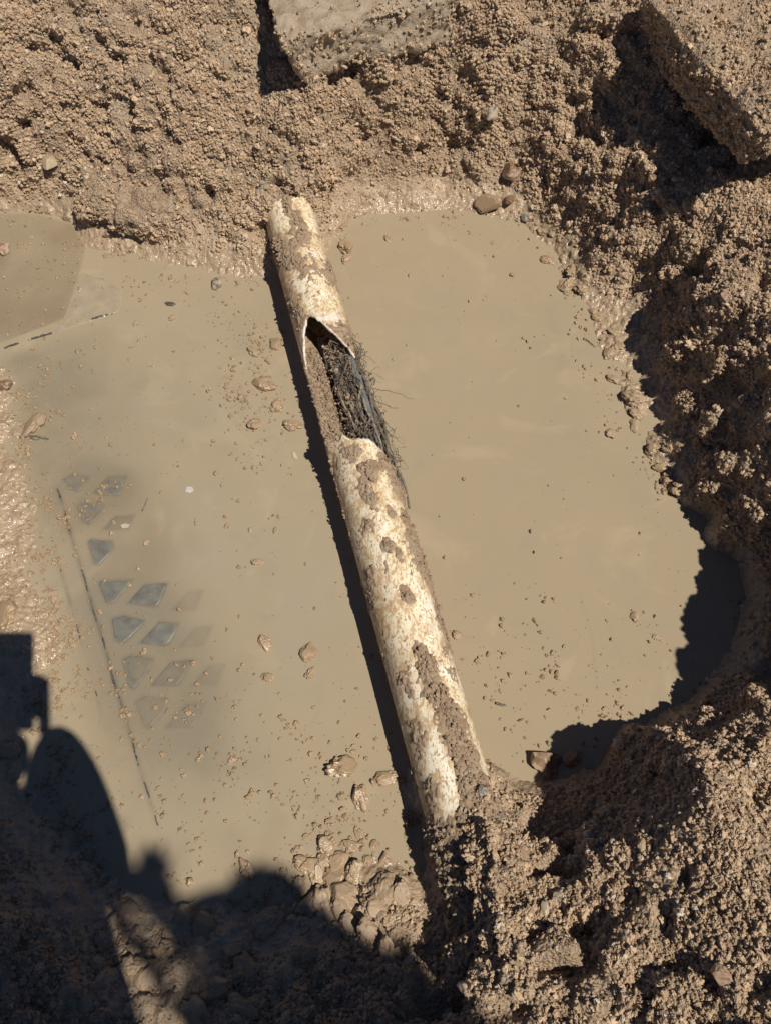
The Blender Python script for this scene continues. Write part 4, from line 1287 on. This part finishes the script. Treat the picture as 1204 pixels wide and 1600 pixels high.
# phone: a rounded slab behind the lens
V, f = prism([(.010, .006), (.006, .010), (-.062, .010), (-.066, .006), (-.066, -.146), (-.062, -.150), (.006, -.150), (.010, -.146)], .004, .012, .001, .001)
PHONE = simple('black_phone', (.02, .02, .022), (.03, .03, .033), 30, .2, 0)
ph = link('phone', mesh('phone', [camR @ Vector(v_) for v_ in V], f, False), PHONE, loc=(0, 0, CAM_H))
tag(ph, 'black phone held out over the pit by the person', 'phone')
# fingers of the right hand round the phone's lower right edge
hand = []
hv, hf, ho = [], [], 0
for k_, (y0, ln) in enumerate([(-.075, .065), (-.095, .072), (-.114, .068), (-.130, .055)]):
    pts_ = [camv(.034, y0 - .02, .02), camv(.026, y0, .004), camv(.012, y0 + .004, -.007), camv(.012 - ln * .5, y0 + .008, -.008)]
    v, f2 = tube([tuple(p_) for p_ in pts_], [.010, .0095, .0085, .006], 8)
    hv.append(v); hf.append(f2 + ho); ho += len(v)
pts_ = [camv(.034, -.12, .03), camv(.024, -.09, .03), camv(.008, -.07, .022), camv(-.006, -.055, .018)]
v, f2 = tube([tuple(p_) for p_ in pts_], [.013, .011, .010, .007], 8)
hv.append(v); hf.append(f2 + ho)
link('fingers', mesh('fingers', np.concatenate(hv), np.concatenate(hf)), SKIN, person)

# ------------------------------------------------------------------ tree behind the photographer: its crown throws the soft shade at the bottom
LEAF = simple('leaf', (.035, .06, .018), (.075, .11, .035), 8, .5, 0)
BARK = simple('bark', (.10, .075, .05), (.18, .14, .10), 30, .9, .6, 60., .004)
tree = tag(empty('tree', (2.3, -2.3, .38)), 'leafy tree on the near side of the pit with a low overhanging branch', 'tree')
t0 = np.array([2.3, -2.3, .38])
sunv = np.array(SUN[:])
blobs = []
for u, v, r in [(155, 1318, .020), (150, 1345, .024), (165, 1372, .022), (140, 1390, .018), (200, 1392, .018), (243, 1366, .011), (245, 1392, .015), (255, 1425, .016), (295, 1450, .020), (415, 1392, .016), (445, 1402, .018), (385, 1428, .022), (425, 1425, .03), (470, 1432, .026),
                (330, 1455, .03), (380, 1475, .045), (445, 1480, .045), (505, 1480, .034), (550, 1505, .032), (360, 1540, .05), (440, 1550, .06), (520, 1550, .05), (590, 1545, .04), (640, 1560, .035), (690, 1580, .035), (740, 1600, .035), (800, 1600, .022), (340, 1610, .05), (430, 1640, .08),
                (560, 1640, .08), (700, 1660, .07), (900, 1640, .03), (1000, 1640, .03), (1100, 1625, .02), (620, 1490, .018), (850, 1640, .05)]:
    x_, y_, _z = P(u, v, .05)
    blobs.append((x_, y_, r))
blobs += [(.0, -.35, .14), (.2, -.4, .14), (.5, -.4, .09), (-.05, -.55, .2), (.6, -.5, .14), (-.35, -.6, .16), (.2, -.65, .2)]
lv, lf, off = [], [], 0
anchors = []
for u, v, r in [(200, 1450, .05), (250, 1520, .05), (190, 1560, .045), (260, 1590, .05)]:
    x_, y_, _z = P(u, v, .05)
    blobs.append((x_, y_, -r))
for (x, y, r) in blobs:
    n = int(22 + 11000 * r * r)
    if r < 0:
        r = -r
        n = 7
    hgt = 2.7 + .4 * rng.random()
    anchors.append(np.array([x, y, .04]) + sunv * hgt)
    for _ in range(n):
        a_, rr_ = rng.uniform(0, 6.28), r * math.sqrt(rng.random())
        q = np.array([x + rr_ * math.cos(a_), y + rr_ * math.sin(a_), .04]) + sunv * (hgt + rng.normal() * .16)
        d1 = rng.normal(size=3) + sunv * .0; d1 /= np.linalg.norm(d1)
        d1 -= sunv * (d1 @ sunv) * .6
        d1 /= np.linalg.norm(d1)
        d2 = np.cross(d1, sunv + .5 * rng.normal(size=3)); d2 /= np.linalg.norm(d2)
        L_ = rng.uniform(.016, .032)
        lv += [q - d1 * L_, q + d2 * L_ * .45, q + d1 * L_, q - d2 * L_ * .45]
        lf.append([off, off + 1, off + 2, off + 3]); off += 4
# the rest of the crown, behind and above
for _ in range(2600):
    d = rng.normal(size=3); d /= np.linalg.norm(d)
    q = np.array([2.2, -2.2, 3.6]) + d * np.array([1.1, 1.0, .9]) * rng.random() ** .4
    d1 = rng.normal(size=3); d1 /= np.linalg.norm(d1)
    d2 = np.cross(d1, rng.normal(size=3)); d2 /= np.linalg.norm(d2)
    L_ = rng.uniform(.03, .06)
    lv += [q - d1 * L_, q + d2 * L_ * .45, q + d1 * L_, q - d2 * L_ * .45]
    lf.append([off, off + 1, off + 2, off + 3]); off += 4
link('crown', mesh('crown', np.array(lv) - t0, np.array(lf), False), LEAF, tree)
v, f = tube([(0, 0, 0), (-.02, .02, .6), (.02, .0, 1.4), (-.05, .05, 2.3), (-.1, .1, 3.3)], [.13, .11, .095, .075, .03], 12)
link('trunk', mesh('trunk', v, f), BARK, tree)
for a_ in anchors[::3] + [np.array([2.9, -2.0, 3.8]), np.array([1.9, -2.9, 3.9]), np.array([2.4, -1.6, 4.1])]:
    s_ = np.array([0, 0, 1.5 + .6 * rng.random()])
    e_ = a_ - t0
    m_ = (s_ + e_) / 2 + np.array([0, 0, .18])
    t_ = np.linspace(0, 1, 10)[:, None]
    q = s_ * (1 - t_) ** 2 + 2 * m_ * t_ * (1 - t_) + e_ * t_ ** 2
    v, f = tube(q, np.linspace(.03, .006, 10), 6)
    link('limb', mesh('limb', v, f), BARK, tree)
